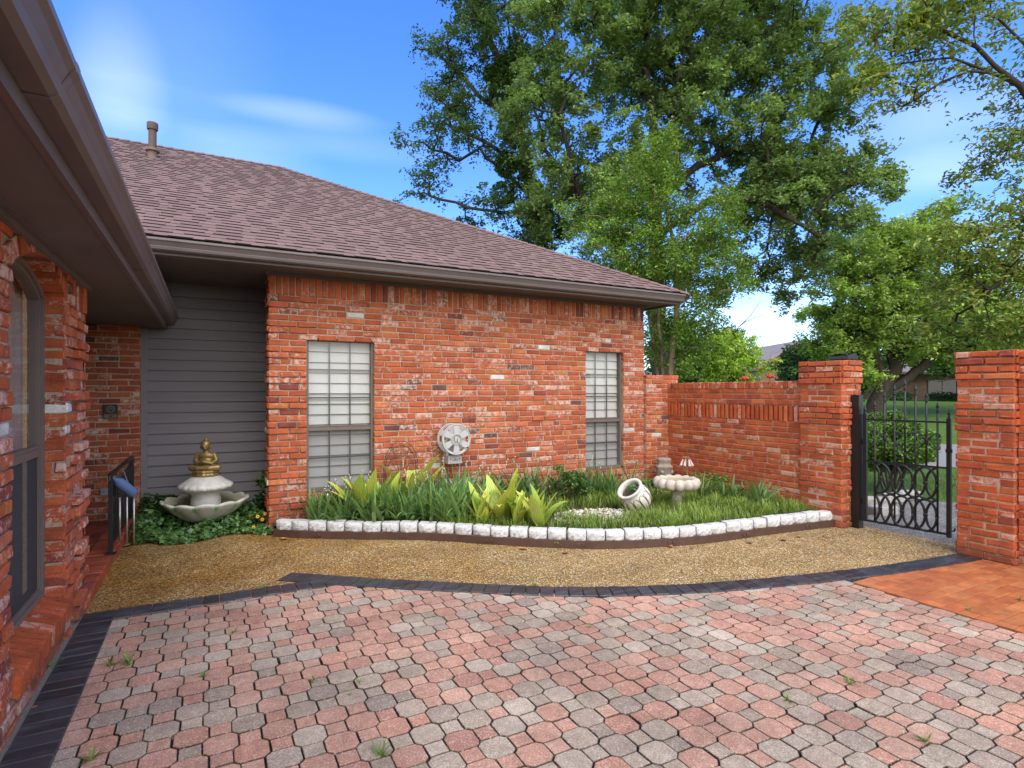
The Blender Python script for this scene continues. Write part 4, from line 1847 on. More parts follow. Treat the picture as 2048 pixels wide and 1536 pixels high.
def iris(loc, h, n, label, spread=0.2, dark=1.0, group='iris clumps in the flower bed', buds=0, seed=0):
    random.seed(100 + seed)
    th = thing('iris_plant', label, 'iris', loc, 0, group)
    S = Strips()
    n = int(n * 1.7)
    for i in range(n):
        fan = i // 7
        random.seed(1000 * seed + fan)
        a0 = U(0, 2 * PI)
        r = spread * math.sqrt(U(0, 1))
        fx, fy = r * math.cos(fan * 2.4), r * math.sin(fan * 2.4)
        fa = U(0, PI)
        random.seed(1000 * seed + fan * 37 + i)
        q = (i % 7 - 3) / 3
        az = fa if q >= 0 else fa + PI
        lean = abs(q) * U(0.4, 0.95) + U(0, .14)
        g = U(0.8, 1.25) * dark
        c = random.choice([(0.16, 0.28, 0.09), (0.19, 0.33, 0.10), (0.13, 0.25, 0.095), (0.22, 0.35, 0.115)])
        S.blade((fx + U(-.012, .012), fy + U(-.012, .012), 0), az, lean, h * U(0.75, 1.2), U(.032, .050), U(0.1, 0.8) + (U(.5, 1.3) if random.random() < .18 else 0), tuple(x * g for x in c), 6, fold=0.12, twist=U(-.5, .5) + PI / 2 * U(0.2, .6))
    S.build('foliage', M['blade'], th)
    if buds:
        mb = MB()
        for i in range(buds):
            x, y = U(-spread, spread), U(-spread, spread)
            top = h * U(1.02, 1.3)
            mb.tube([(x, y, 0), (x + U(-.03, .03), y + U(-.03, .03), top * .6), (x + U(-.06, .06), y + U(-.06, .06), top)], .003, 5, (.12, .18, .06, 0))
            e = mb.v[-5]
            for q in range(3):
                mb.ball((e[0] + U(-.012, .012), e[1] + U(-.012, .012), top - q * .03), (.008, .008, .014), (.55, .50, .38, 0), n=6, m=4)
        mb.build('seed_stalks', M['plain'], th)
    return th


def canna(loc, h, n, label, seed=0, group='yellow leaved cannas'):
    random.seed(300 + seed)
    th = thing('canna_plant', label, 'canna', loc, 0, group)
    S = Strips()
    prof = lambda t: max(0.02, (math.sin(PI * min(1, t * 0.93 + 0.07) ** 0.75)) ** 0.8) if t < 1 else 0.02
    for i in range(n):
        az = i * 2.399 + U(-.4, .4)
        lean = U(0.06, 0.40) + (i / n) * 0.35
        ln = h * U(0.50, 0.90)
        g = U(0.85, 1.15)
        c = random.choice([(0.64, 0.66, 0.10), (0.55, 0.64, 0.10), (0.70, 0.68, 0.12), (0.44, 0.57, 0.09)])
        z0 = h * U(0.0, .12)
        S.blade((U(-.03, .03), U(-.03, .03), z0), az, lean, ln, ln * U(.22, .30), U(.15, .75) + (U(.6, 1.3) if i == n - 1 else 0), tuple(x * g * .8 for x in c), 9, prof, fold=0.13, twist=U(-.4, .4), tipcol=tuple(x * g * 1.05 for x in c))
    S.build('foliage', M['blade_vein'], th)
    return th


# veined leaf for the cannas
def mat_canna():
    m = NT('canna_leaf')
    col, al = m.tint()
    c = m.coord()
    w = m.n('ShaderNodeTexWave')
    w.inputs['Scale'].default_value = 16
    w.inputs['Distortion'].default_value = 4
    w.inputs['Detail'].default_value = 2
    m.l(m.coord('Object', (1.0, 1.0, 1.3)), w.inputs['Vector'])
    k = m.ramp(w.outputs['Fac'], [(0.15, 0.0), (0.5, 1.0)])
    col = m.mix(k, m.mix(1.0, col, (0.62, 0.82, 0.8), 'MULTIPLY'), col)
    p = m.pbr(col, 0.42, spec=0.4)
    t = m.n('ShaderNodeBsdfTranslucent')
    m.l(col, t.inputs[0])
    x = m.n('ShaderNodeMixShader')
    x.inputs[0].default_value = 0.25
    m.l(p, x.inputs[1])
    m.l(t.outputs[0], x.inputs[2])
    return m.done(x.outputs[0])


M['blade_vein'] = mat_canna()

front = [(632, .35, .36, 30, .13), (668, .15, .38, 36, .12), (705, .30, .42, 40, .13), (742, .12, .40, 36, .12), (778, .30, .44, 42, .13), (815, .12, .42, 38, .12), (850, .28, .46, 42, .13), (885, .10, .46, 42, .12), (922, .22, .50, 46, .13), (955, .40, .46, 40, .13)]
for i, (px, f, h, n, sp) in enumerate(front):
    iris(bedpt(px, f), h, n, 'grey-green iris clump in the front row behind the white blocks, %s from the house corner' % nth(i), sp, 1.0, buds=(3 if i in (1, 3, 6) else 0), seed=i)
back = [(690, .75, .44, 36, .14), (745, .72, .46, 40, .14), (800, .70, .48, 42, .15), (862, .68, .50, 46, .15), (915, .66, .50, 46, .15), (968, .72, .46, 40, .14)]
for i, (px, f, h, n, sp) in enumerate(back):
    iris(bedpt(px, f), h, n, 'dense iris clump in the back row close to the facade, %s from the house corner' % nth(i), sp, .8, buds=3, seed=20 + i)
for i, (px, f, h, n, sp) in enumerate([(1015, .75, .46, 40, .16), (1058, .78, .48, 40, .16), (1105, .80, .48, 40, .16)]):
    iris(bedpt(px, f), h, n, 'dark green iris clump behind the row of yellow cannas, %s from the hose reel' % nth(i), sp, .62, buds=1, seed=40 + i)
for i, (px, f, h, n, sp) in enumerate([(1180, .80, .46, 44, .15), (1218, .72, .42, 36, .13)]):
    iris(bedpt(px, f), h, n, 'iris clump below the narrow window, %s from the white pot' % ('further' if i == 0 else 'nearer'), sp, .9, buds=1, seed=50 + i)
for i, (px, f, h, n, sp) in enumerate([(1470, .80, .32, 30, .13), (1515, .80, .34, 34, .12)]):
    iris(bedpt(px, f), h, n, 'short iris clump at the foot of the garden wall, %s the gate pier' % ('farther from' if i == 0 else 'closer to'), sp, .8, seed=60 + i)

cannas = [(712, .30, .60, 6, 'loose canna with a long arching yellow leaf below the wide window'),
          (742, .38, .66, 6, 'upright canna at the right edge of the wide window'),
          (775, .36, .60, 6, 'canna between the wide window and the wire trellis'),
          (824, .85, .72, 6, 'tall canna standing against the wire trellis'),
          (846, .80, .58, 4, 'second canna at the foot of the wire trellis'),
          (962, .04, .46, 8, 'front yellow canna nearest the house corner, beside the irises'),
          (992, .14, .58, 7, 'yellow canna behind the front row, second along from the hose pipe'),
          (1014, .20, .60, 7, 'tallest yellow canna of the front group'),
          (1034, .08, .48, 7, 'yellow canna with crossing leaves in the middle of the front group'),
          (1052, .16, .50, 6, 'yellow canna with narrow leaves near the white pebbles'),
          (1080, .04, .52, 8, 'front yellow canna closest to the white pebbles')]
for i, (px, f, h, n, lab) in enumerate(cannas):
    canna(bedpt(px, f), h * 1.13, n + 1, lab, i)

# ---- low strappy grass (no one could count it)
random.seed(77)
S = Strips()
SC = Vector((4.9, 5.0))
cnt = 0
while cnt < 15000:
    x, y = U(2.1, 6.12), U(3.9, 6.5)
    cy = curb_y(x) + 0.16
    if y < cy or y > 6.45:
        continue
    d = y - cy
    if x < 3.35 and d > 0.42 + U(-.1, .1):
        continue
    # pebble patch and pot stay open
    if (x - 3.85) ** 2 / 0.42 ** 2 + (y - 5.25) ** 2 / 0.40 ** 2 < 1 and d > .3:
        continue
    if y > 5.75 and random.random() < 0.55:
        continue
    cl = math.sin(x * 9 + 2 * math.sin(y * 7)) * math.sin(y * 11 + 1.3 * math.sin(x * 5))
    if random.random() > 0.55 + 0.45 * cl:
        continue
    g = U(.75, 1.3) * (0.85 + .25 * cl)
    c = random.choice([(0.23, 0.35, 0.055), (0.19, 0.31, 0.05), (0.29, 0.40, 0.075), (0.15, 0.25, 0.05)])
    if random.random() < .05:
        c = (0.36, 0.27, 0.12)
    h = U(.10, .19) * (1.0 + .35 * max(cl, 0))
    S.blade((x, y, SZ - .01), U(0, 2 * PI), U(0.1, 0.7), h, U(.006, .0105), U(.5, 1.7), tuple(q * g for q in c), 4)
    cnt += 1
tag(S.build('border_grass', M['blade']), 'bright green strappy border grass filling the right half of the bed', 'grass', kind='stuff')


# ---- leafy plants made of small folded leaves
def leaf_cloud(cent, radii, n, size, cols, up=0.4, aspect=0.55, rng=RNG, shell=0.0, droop=0.0):
    """verts,tris,tints of n folded leaves inside ellipsoids"""
    cent = np.asarray(cent, float).reshape(-1, 3)
    radii = np.asarray(radii, float).reshape(-1, 3)
    idx = rng.integers(0, len(cent), n)
    d = rng.normal(size=(n, 3))
    d /= np.linalg.norm(d, axis=1, keepdims=True)
    r = rng.random(n) ** (1 / 3)
    if shell:
        r = shell + (1 - shell) * r
    pos = cent[idx] + d * radii[idx] * r[:, None]
    return leaves_at(pos, size, cols, up, aspect, rng, droop, idx)


def leaves_at(pos, size, cols, up=0.4, aspect=0.55, rng=RNG, droop=0.0, idx=None, cvar=0.22, clump=0.0):
    n = len(pos)
    nrm = rng.normal(size=(n, 3))
    nrm[:, 2] = np.abs(nrm[:, 2]) + up * 2
    nrm /= np.linalg.norm(nrm, axis=1, keepdims=True)
    ax = rng.normal(size=(n, 3))
    ax[:, 2] -= droop * 2
    ax -= nrm * (ax * nrm).sum(1, keepdims=True)
    ax /= np.linalg.norm(ax, axis=1, keepdims=True)
    sd = np.cross(nrm, ax)
    s = size * rng.uniform(0.6, 1.25, n)[:, None]
    w = s * aspect / 2
    base = pos - ax * s * .5
    tip = pos + ax * s * .5 - nrm * s * 0.12
    mid = pos - ax * s * .05
    lf = mid - sd * w + nrm * s * .10
    rt = mid + sd * w + nrm * s * .10
    V = np.stack([base, lf, tip, rt], 1).reshape(-1, 3)
    o = np.arange(n)[:, None] * 4
    T = np.concatenate([o + np.array([[0, 2, 1]]), o + np.array([[0, 3, 2]])], 0)
    cols = np.asarray(cols, float)
    c = cols[rng.integers(0, len(cols), n)]
    k = rng.uniform(1 - cvar, 1 + cvar, n)
    if idx is not None and clump:
        ck = np.random.default_rng(3).uniform(1 - clump, 1 + clump, idx.max() + 1)
        k = k * ck[idx]
    c = c * k[:, None]
    return V, T, np.repeat(c, 4, 0)


def leafy(name, label, cat, cents, rads, n, size, cols, parent=None, mat='leaf', kind=None, group=None, **kw):
    V, T, Cc = leaf_cloud(cents, rads, n, size, cols, **kw)
    o = fast_mesh(name, V, T, Cc, M[mat], parent)
    if label:
        tag(o, label, cat, group, kind)
    return o


GREEN_MID = [(0.10, 0.18, 0.045), (0.08, 0.15, 0.04), (0.13, 0.22, 0.06)]
GREEN_DARK = [(0.045, 0.10, 0.035), (0.06, 0.125, 0.04), (0.035, 0.08, 0.03)]
GREEN_LIME = [(0.25, 0.36, 0.06), (0.20, 0.32, 0.06), (0.16, 0.26, 0.05)]


def stems(mb, base, tips, r=.005, col=(.10, .13, .05, 0)):
    for tp in tips:
        b = Vector(base) + Vector((U(-.02, .02), U(-.02, .02), 0))
        m = b.lerp(Vector(tp), .55) + Vector((U(-.03, .03), U(-.03, .03), .03))
        mb.tube([b, m, tp], [r, r * .8, r * .5], 5, col)


def bush(name, label, cat, loc, rx, rz, n, size, cols, group=None, nclump=9, mat='leaf', h0=0.0, seed=0, **kw):
    random.seed(500 + seed)
    th = thing(name, label, cat, loc, 0, group)
    cents, rads = [], []
    for i in range(nclump):
        a = i * 2.4 + U(-.4, .4)
        rr = rx * math.sqrt((i + .3) / nclump) * .72
        hz = h0 + rz * U(.45, .95) * (1 - .35 * rr / rx)
        cents.append((rr * math.cos(a), rr * math.sin(a), hz))
        q = rx * U(.30, .48)
        rads.append((q, q, q * U(.6, .95)))
    mb = MB()
    stems(mb, (0, 0, 0), cents)
    mb.build('stems', M['plain'], th)
    V, T, Cc = leaf_cloud(cents, rads, n, size, cols, **kw)
    fast_mesh('foliage', V, T, Cc, M[mat], th)
    return th


bush('leafy_shrub', 'fine-leaved green shrub under the narrow window', 'shrub', bedpt(1148, .72), .23, .46, 900, .055, GREEN_MID, seed=1)
bush('leafy_shrub', 'small pale green weed-like plant beside the garden tap', 'shrub', bedpt(985, .85), .13, .24, 260, .045, GREEN_LIME, seed=2)
bush('leafy_shrub', 'feathery green plant against the garden wall behind the birdbath', 'shrub', bedpt(1425, .85), .26, .36, 700, .045, [(.13, .24, .05), (.16, .28, .06)], seed=3)
bush('leafy_shrub', 'low tangled green plant between the white pot and the corner statue', 'shrub', bedpt(1295, .75), .20, .22, 500, .05, GREEN_MID, seed=4)
bush('leafy_shrub', 'tall wispy stem with tiny leaves against the facade left of the narrow window', 'shrub', bedpt(1118, .92), .10, .52, 200, .035, GREEN_LIME, seed=5, nclump=6)
# daylilies: long arching straps
for i, (px, py, h, n, lab) in enumerate([(1262, .75, .52, 26, 'daylily with long pale arching leaves behind the white pot'), (1405, .6, .48, 28, 'daylily with long arching leaves beside the birdbath'),
                                         (1310, .6, .34, 20, 'daylily with thin leaves between the pot and the birdbath')]):
    random.seed(640 + i)
    th = thing('daylily', lab, 'daylily', bedpt(px, py), 0, 'daylilies')
    S = Strips()
    for k in range(n):
        g = U(.8, 1.2)
        c = random.choice([(.14, .23, .06), (.17, .26, .08), (.11, .19, .05), (.22, .27, .10)])
        S.blade((U(-.06, .06), U(-.06, .06), 0), U(0, 2 * PI), U(.05, .45), h * U(.8, 1.3), U(.012, .02), U(.4, 2.2), tuple(x * g for x in c), 8, fold=.15)
    S.build('foliage', M['blade'], th)
# drooping pink lily
lil = thing('lily_plant', 'single stalk with drooping pink and white lily bells against the garden wall', 'lily', bedpt(1374, .80))
mb = MB()
mb.tube([(0, 0, 0), (.004, 0, .25), (0, .01, .50)], .006, 6, (.20, .26, .10, 0))
mb.build('stem', M['plain'], lil)
mb = MB()
random.seed(4)
for k in range(7):
    a = k * .9
    x, y = .05 * math.cos(a), .05 * math.sin(a)
    rot = Matrix.Rotation(.3 * math.sin(a), 3, 'X') @ Matrix.Rotation(-.3 * math.cos(a), 3, 'Y')
    mb.tube([(0, .01, .50), (x * .6, .01 + y * .6, .525), (x, .01 + y, .49)], .003, 5, (.35, .25, .18, 0))
    mb.lathe([(.004, 0), (.009, -.03), (.016, -.075), (.024, -.10), (.020, -.095)], 8, (x, .01 + y, .49), rot, tfun=lambda i, th: (.62, .30, .36, 0) if int(th * 8 / (2 * PI) + .5) % 2 else (.75, .66, .62, 0))
mb.build('bells', M['plain'], lil, True)

# pebble patch with liner
random.seed(31)
mb = MB()
for i in range(900):
    a, r = U(0, 2 * PI), math.sqrt(U(0, 1))
    x, y = 3.78 + .50 * r * math.cos(a), 5.12 + .36 * r * math.sin(a)
    s = U(.010, .024)
    k = U(.55, 1.0)
    c = (.72 * k, .68 * k, .60 * k, 0) if random.random() < .8 else (.36 * k, .22 * k, .13 * k, 0)
    rot = Matrix.Rotation(U(0, PI), 3, 'Z') @ Matrix.Rotation(U(-.5, .5), 3, 'X')
    mb.ball((x, y, SZ + .012 + U(0, .02)), (s, s * U(.6, .9), s * U(.4, .7)), c, n=6, m=4, rot=rot)
tag(mb.build('pebbles', M['chips']), 'white marble pebbles spread in the middle of the flower bed', 'pebbles', kind='stuff')
mb = MB()
pts = [gp(1160, 998, SZ), gp(1195, 998, SZ), gp(1222, 1008, SZ), gp(1234, 1024, SZ)]
vs, fs = [], []
CC = catmull([(q.x, q.y) for q in pts], 5)
for i, q in enumerate(CC):
    vs += [(q.x, q.y, SZ - .02), (q.x, q.y - .004, SZ + .07), (q.x + .01, q.y + .012, SZ + .072), (q.x + .01, q.y + .014, SZ - .02)]
for i in range(len(CC) - 1):
    for k in range(3):
        fs.append((4 * i + k, 4 * i + 4 + k, 4 * i + 5 + k, 4 * i + 1 + k))
mb.add(vs, fs, (.012, .012, .013, 0))
tag(mb.build('pond_liner', M['plain']), 'black plastic liner edge beside the tilted white pot', 'liner')

# ---- tilted pot
pot = thing('garden_pot', 'white glazed pot with brown petal grooves lying tilted among the grass', 'pot', gp(1272, 1024, SZ))
axis = (Vector((CA, -SA, 0)) * -0.50 + Vector((SA, CA, 0)) * -0.34 + Vector((0, 0, 0.66))).normalized()
rotp = axis.to_track_quat('Z', 'Y').to_matrix()
prof = [(.001, -.165), (.075, -.165), (.10, -.15), (.135, -.11), (.160, -.06), (.172, -.01), (.170, .04), (.155, .085), (.132, .115), (.122, .13), (.128, .138), (.148, .142), (.156, .150), (.156, .164), (.148, .170), (.128, .168), (.116, .155), (.112, .12), (.135, .06), (.14, 0), (.11, -.10), (.001, -.14)]
prof2 = []
for (a, b) in zip(prof[:-1], prof[1:]):
    m_ = max(1, int(math.hypot(b[0] - a[0], b[1] - a[1]) / .008))
    for k in range(m_):
        prof2.append((a[0] + (b[0] - a[0]) * k / m_, a[1] + (b[1] - a[1]) * k / m_))
prof2.append(prof[-1])
out_n = next(i for i, q in enumerate(prof2) if q[1] > .125)


def pot_t(i, th):
    r, z = prof2[i]
    if i < out_n and -.13 < z < .095:
        n = 13
        f = (th * n / (2 * PI)) % 1.0 - .5
        # long petal outline: rounded top near z=.09
        half = .44 * math.sqrt(max(0, 1 - max(0, (z - .045) / .05) ** 2)) if z < .095 else 0
        if abs(abs(f) - half) < .075:
            return (.12, .07, .04, 0)
    if i > out_n + 18:
        return (.30, .24, .20, 0)
    return (.62, .585, .535, 0)


mb = MB()
mb.lathe(prof2, 160, (0, 0, .165), rotp, tfun=pot_t)
mb.build('vessel', M['stone'], pot, True)
V, T, Cc = leaf_cloud([tuple(Vector((0, 0, .165)) + rotp @ Vector((0.02, .03, .14)))], [(.07, .07, .04)], 60, .05, [(.12, .24, .12), (.18, .30, .14)])
fast_mesh('plant', V, T, Cc, M['leaf'], pot)

# ---- birdbath
bb = thing('birdbath', 'pale stone birdbath with a scalloped petal bowl on a fluted pedestal', 'birdbath', gp(1353, 1018, SZ))
mb = MB()
fl = lambda i, th: 1 + .05 * abs(math.sin(8 * th)) if i > 1 else 1
mb.lathe([(.001, 0), (.105, 0), (.10, .02), (.082, .05), (.062, .10), (.056, .16), (.065, .21), (.09, .235), (.001, .24)], 64, tint=(.50, .46, .40, 0), rfun=fl)
mb.build('pedestal', M['stone'], bb, True)
mb = MB()
NP = 13


def petal(i, th):
    f = abs(math.sin(NP * th / 2))
    k = [0, .02, .07, .11, .12, .10, .06, .03, 0, 0, 0, 0][min(i, 11)]
    return 1 + k * (f ** .6 - .5) * 1.6


def pz(i, th):
    f = abs(math.sin(NP * th / 2))
    return [0, 0, -.012, -.02, -.008, .010, .014, .008, 0, 0, 0, 0][min(i, 11)] * f


mb.lathe([(.05, .225), (.13, .235), (.205, .255), (.242, .285), (.252, .320), (.242, .352), (.218, .366), (.190, .360), (.170, .340), (.155, .315), (.10, .290), (.001, .285)], 182, rfun=petal, zfun=pz,
         tfun=lambda i, th: (.50 - .02 * i * (i > 7), .455 - .02 * i * (i > 7), .385 - .024 * i * (i > 7), 0))
mb.build('bowl', M['stone'], bb, True)
mb = MB()
mb.lathe([(.001, .318), (.155, .318)], 40, tint=(.3, .3, .25, 0))
mb.build('water', M['water'], bb)

# ---- weathered lantern statue in the corner
st = thing('garden_statue', 'weathered grey lantern-shaped stone ornament standing in the wall corner', 'statue', (5.80, 6.22, SZ))
mb = MB()
q6 = lambda i, th: 1 + .05 * math.cos(6 * th)
mb.lathe([(.001, 0), (.15, 0), (.16, .05), (.175, .09), (.16, .13), (.12, .16), (.10, .175), (.105, .20), (.112, .26), (.118, .30), (.125, .315), (.122, .33), (.095, .345), (.088, .37), (.098, .40), (.102, .425), (.092, .44), (.06, .445), (.001, .44)], 36, rfun=q6,
         tfun=lambda i, th: [(.34, .24, .18, 0), (.30, .27, .24, 0), (.24, .22, .20, 0)][(i * 7 + int(th * 3)) % 3])
for a in range(4):
    th_ = a * PI / 2 + .6
    mb.ball((.108 * math.cos(th_), .108 * math.sin(th_), .245), (.032, .032, .032), (.30, .26, .22, 0), n=10, m=6)
mb.build('body', M['stone'], st, True)
mb = MB()
for a in range(4):
    th_ = a * PI / 2 + 1.35
    mb = MB()
    mb.ball((.165 * math.cos(th_), .165 * math.sin(th_), .05), (.018, .018, .02), (.02, .02, .02, 0), n=8, m=5)
    mb.build('drain_hole', M['plain'], st)

# ---- hose reel
reel = thing('hose_reel', 'white plastic hose reel mounted on the brick facade', 'hose reel', (2.60, WY - 0.02, 0.93))
mb = MB()


def reel_disc(mb, y, R, cx=0, cz=0, t=.012, holes=True):
    K = 96
    rr = [R, R - .012, R - .028, .075, .06]
    # rim
    rot = Matrix.Rotation(PI / 2, 3, 'X')
    mb.lathe([(R - .030, -t), (R - .004, -t), (R, -t * .4), (R, t * .4), (R - .004, t), (R - .012, t), (R - .016, t * .4), (R - .030, t * .4), (R - .030, -t)], K, (cx, y, cz), rot, tint=(.45, .45, .44, 0))
    # hub
    mb.lathe([(.074, -t), (.074, t), (.066, t * 1.3), (.058, t * 1.3), (.056, t * .3), (.001, t * .3)], 40, (cx, y, cz), rot, tint=(.38, .37, .35, 0))
    for k in range(6):
        a = PI / 6 + k * PI / 3 + .0
        d = Vector((math.cos(a), 0, math.sin(a)))
        s = Vector((-math.sin(a), 0, math.cos(a)))
        w0, w1 = .028, .040
        c0, c1 = d * .068, d * (R - .026)
        o = Vector((cx, y, cz))
        f = Vector((0, -t * .8, 0))
        b = Vector((0, t * .2, 0))
        vs = [o + c0 - s * w0 + f, o + c0 + s * w0 + f, o + c1 + s * w1 + f, o + c1 - s * w1 + f, o + c0 - s * w0 + b, o + c0 + s * w0 + b, o + c1 + s * w1 + b, o + c1 - s * w1 + b]
        mb.add(vs, [(0, 1, 2, 3), (7, 6, 5, 4), (0, 4, 5, 1), (1, 5, 6, 2), (2, 6, 7, 3), (3, 7, 4, 0)], (.45, .45, .44, 0))


reel_disc(mb, -.24, .185, 0, 0)
smooth_by_angle(mb.build('front_flange', M['white_plastic'], reel), 30)
mb = MB()
reel_disc(mb, -.085, .185, 0, 0)
smooth_by_angle(mb.build('rear_flange', M['white_plastic'], reel), 30)
mb = MB()
rot = Matrix.Rotation(PI / 2, 3, 'X')
mb.lathe([(.062, .095), (.062, .23)], 32, (0, 0, 0), rot, tint=(.42, .40, .37, 0))
mb.build('drum', M['white_plastic'], reel, True)
mb = MB()
mb.box((-.025, -.265, -.02), (-.005, -.245, .03), (.5, .48, .45, 0))
mb.build('hub_lug', M['white_plastic'], reel)
mb = MB()
mb.box((.012, -.265, -.035), (.03, -.245, .008), (.5, .48, .45, 0))
mb.build('hub_lug', M['white_plastic'], reel)
mb = MB()
mb.tube([(.125, -.255, -.095), (.125, -.285, -.095)], .010, 10, (.6, .6, .6, 0))
mb.ball((.125, -.29, -.095), .009, (.02, .02, .02, 0))
mb.build('crank', M['white_plastic'], reel)
mb = MB()
mb.box((-.088, -.20, -.285), (.088, -.0, -.20), (.38, .37, .35, 0))
mb.box((-.092, -.205, -.292), (.092, .0, -.272), (.38, .37, .35, 0))
mb.box((-.070, -.10, -.20), (-.045, -.0, .05), (.58, .57, .55, 0))
mb.box((.045, -.10, -.20), (.070, -.0, .05), (.58, .57, .55, 0))
mb.box((-.03, -.2055, -.252), (.04, -.2005, -.246), (.1, .1, .1, 0))
for q in (-.06, 0, .06):
    mb.ball((q, -.203, -.235), (.007, .004, .007), (.05, .05, .05, 0), n=8, m=5)
br = mb.build('bracket', M['white_plastic'], reel)
mb = MB()
mb.tube([(.088, -.10, -.10), (.098, -.10, -.30), (.105, -.07, -.62), (.11, -.06, -.80)], .0115, 8, (.36, .35, .34, 0))
mb.build('supply_hose', M['white_plastic'], reel, True)

# ---- garden taps


def tap(loc, label):
    t = thing('garden_tap', label, 'tap', loc, 0, 'garden taps on the facade')
    mb = MB()
    mb.tube([(0, .05, 0), (0, -.02, 0), (0, -.065, -.015), (0, -.085, -.055)], [.016, .017, .018, .013], 10, (.45, .44, .42, 0))
    mb.lathe([(.022, -.004), (.03, 0), (.03, .006), (.001, .006)], 16, (0, -.002, 0), Matrix.Rotation(PI / 2, 3, 'X'), tint=(.4, .4, .38, 0))
    mb.build('spout', M['metal'], t, True)
    mb = MB()
    mb.tube([(0, -.045, .01), (0, -.055, .045)], .008, 8, (.5, .5, .48, 0))
    for k in range(6):
        a = k * PI / 3
        mb.ball((.028 * math.cos(a), -.06 + .008 * math.sin(a), .05 + .026 * math.sin(a)), (.012, .009, .012), (.55, .54, .52, 0), n=8, m=5)
    mb.build('handle', M['metal'], t, True)
    return t


q = ray(945, 957)
k = (WY - .02) / q.y
tap((q.x * k, WY - .012, EYE + q.z * k), 'small metal garden tap low on the facade to the right of the hose reel')
q = ray(652, 984)
k = (WY - .02) / q.y
tap((q.x * k, WY - .05, EYE + q.z * k), 'small metal garden tap just under the wide window')

# ---- wire trellis leaning on the facade
tr = thing('wire_trellis', 'rusty arched wire trellis leaning against the facade beside the hose reel', 'trellis', (1.985, WY - .07, 0))
mb = MB()
for (R, wdt, off) in ((.0, .205, 0), (.0, .185, .02)):
    pts = [(-wdt, off, .1), (-wdt, off + .0, .62 - off)]
    for t in np.linspace(PI, 0, 15):
        pts.append((wdt * math.cos(t), off * .5, .62 - off + .30 * math.sin(t) * wdt / .205))
    pts += [(wdt, off, .62 - off), (wdt, off, .1)]
    mb.tube(pts, .0042, 5, (.09, .05, .04, 0))
for k in range(3):
    rr = .13 - k * .02
    zc = .62 + k * .04
    pts = [(rr * math.cos(t) * 1.2, .01, zc + rr * math.sin(t) * .9) for t in np.linspace(PI, 0, 13)]
    mb.tube(pts, .003, 5, (.10, .055, .045, 0))
for k in range(5):
    t = PI * (k + 1) / 6
    mb.tube([(.06 * math.cos(t), .01, .58), (.2 * math.cos(t), .0, .62 + .29 * math.sin(t))], .003, 5, (.10, .055, .045, 0))
for z in (.25, .45, .58):
    mb.tube([(-.205, 0, z), (.205, 0, z)], .003, 5, (.10, .055, .045, 0))
random.seed(8)
for k in range(6):
    s = random.choice((-1, 1))
    z = U(.2, .75)
    mb.tube([(v.x, .0, v.y) for v in catmull([(s * .2, z), (s * .17, z + .05), (s * .19, z + .10), (s * .22, z + .08)], 4)], .0025, 5, (.10, .055, .045, 0))
mb.build('wire_frame', M['plain'], tr, True)

# ================================================================== RECESS THINGS
FX, FY = -0.03, 7.12
ft = thing('fountain', 'two-tier cast stone fountain with a scalloped basin, standing in the ivy by the siding', 'fountain', (FX, FY, 0.0))
mb = MB()
mb.lathe([(.001, 0), (.20, 0), (.19, .03), (.13, .06), (.12, .09), (.001, .09)], 40, tint=(.42, .40, .36, 0))
mb.build('foot', M['stone'], ft, True)
NS = 12


def scal(amp, idxs):
    def f(i, th):
        return 1 + (amp * (abs(math.cos(NS * th / 2)) - .5) if i in idxs else 0)
    return f


def basin_t(i, th):
    f = abs(math.sin(NS * th / 2))
    if i in (4, 5) and abs(math.cos(NS * th / 2)) < .26:
        return (.20, .42, .15, 0)
    if i >= 5:
        return (.60, .59, .52, 0) if i < 7 else (.36, .35, .25, 0)
    return (.56, .53, .46, 0)


mb = MB()
mb.lathe([(.10, .08), (.17, .09), (.25, .135), (.345, .215), (.405, .262), (.425, .288), (.415, .308), (.375, .303), (.34, .275), (.27, .20), (.16, .14), (.001, .14)], 192, rfun=scal(.065, (3, 4, 5, 6, 7)), tfun=basin_t,
         zfun=lambda i, th: .024 * abs(math.cos(NS * th / 2)) if i in (4, 5, 6) else 0)
mb.build('basin', M['stone'], ft, True)
mb = MB()
mb.lathe([(.001, .262), (.325, .262)], 48, tint=(.2, .2, .15, 0))
mb.build('water', M['water'], ft)
mb = MB()
mb.lathe([(.15, .14), (.15, .32), (.14, .36), (.155, .39), (.20, .42), (.255, .448), (.270, .468), (.258, .486), (.21, .515), (.17, .545), (.13, .57), (.001, .57)], 168, tint=(.64, .62, .57, 0),
         rfun=lambda i, th: 1 + (.05 * (abs(math.cos(9 * th)) - .5) if i in (5, 6, 7) else 0), zfun=lambda i, th: -.012 * abs(math.sin(9 * th)) if i in (5, 6) else 0)
mb.build('upper_tier', M['stone'], ft, True)

# gilded seated figure, one continuous surface
bud = thing('buddha_statue', 'gold seated buddha statue on a lotus base, set on the upper tier of the fountain', 'statue', (FX, FY, 0.57), -YAW * 0.6)
bud.scale = (1.15, 1.1, 0.98)
mb = MB()
lot = []
mb.lathe([(.001, 0), (.098, 0), (.112, .010), (.116, .026), (.104, .038), (.108, .044), (.116, .054), (.104, .070), (.001, .072)], 120, tint=(.34, .245, .085, 0), rfun=lambda i, th: 1 + (.06 * (abs(math.sin(7 * th)) - .5) if i in (2, 3, 5, 6) else 0))
mb.build('lotus_base', M['gold'], bud, True)
mb = MB()
G0 = (.52, .34, .09, 0)
z0 = .09


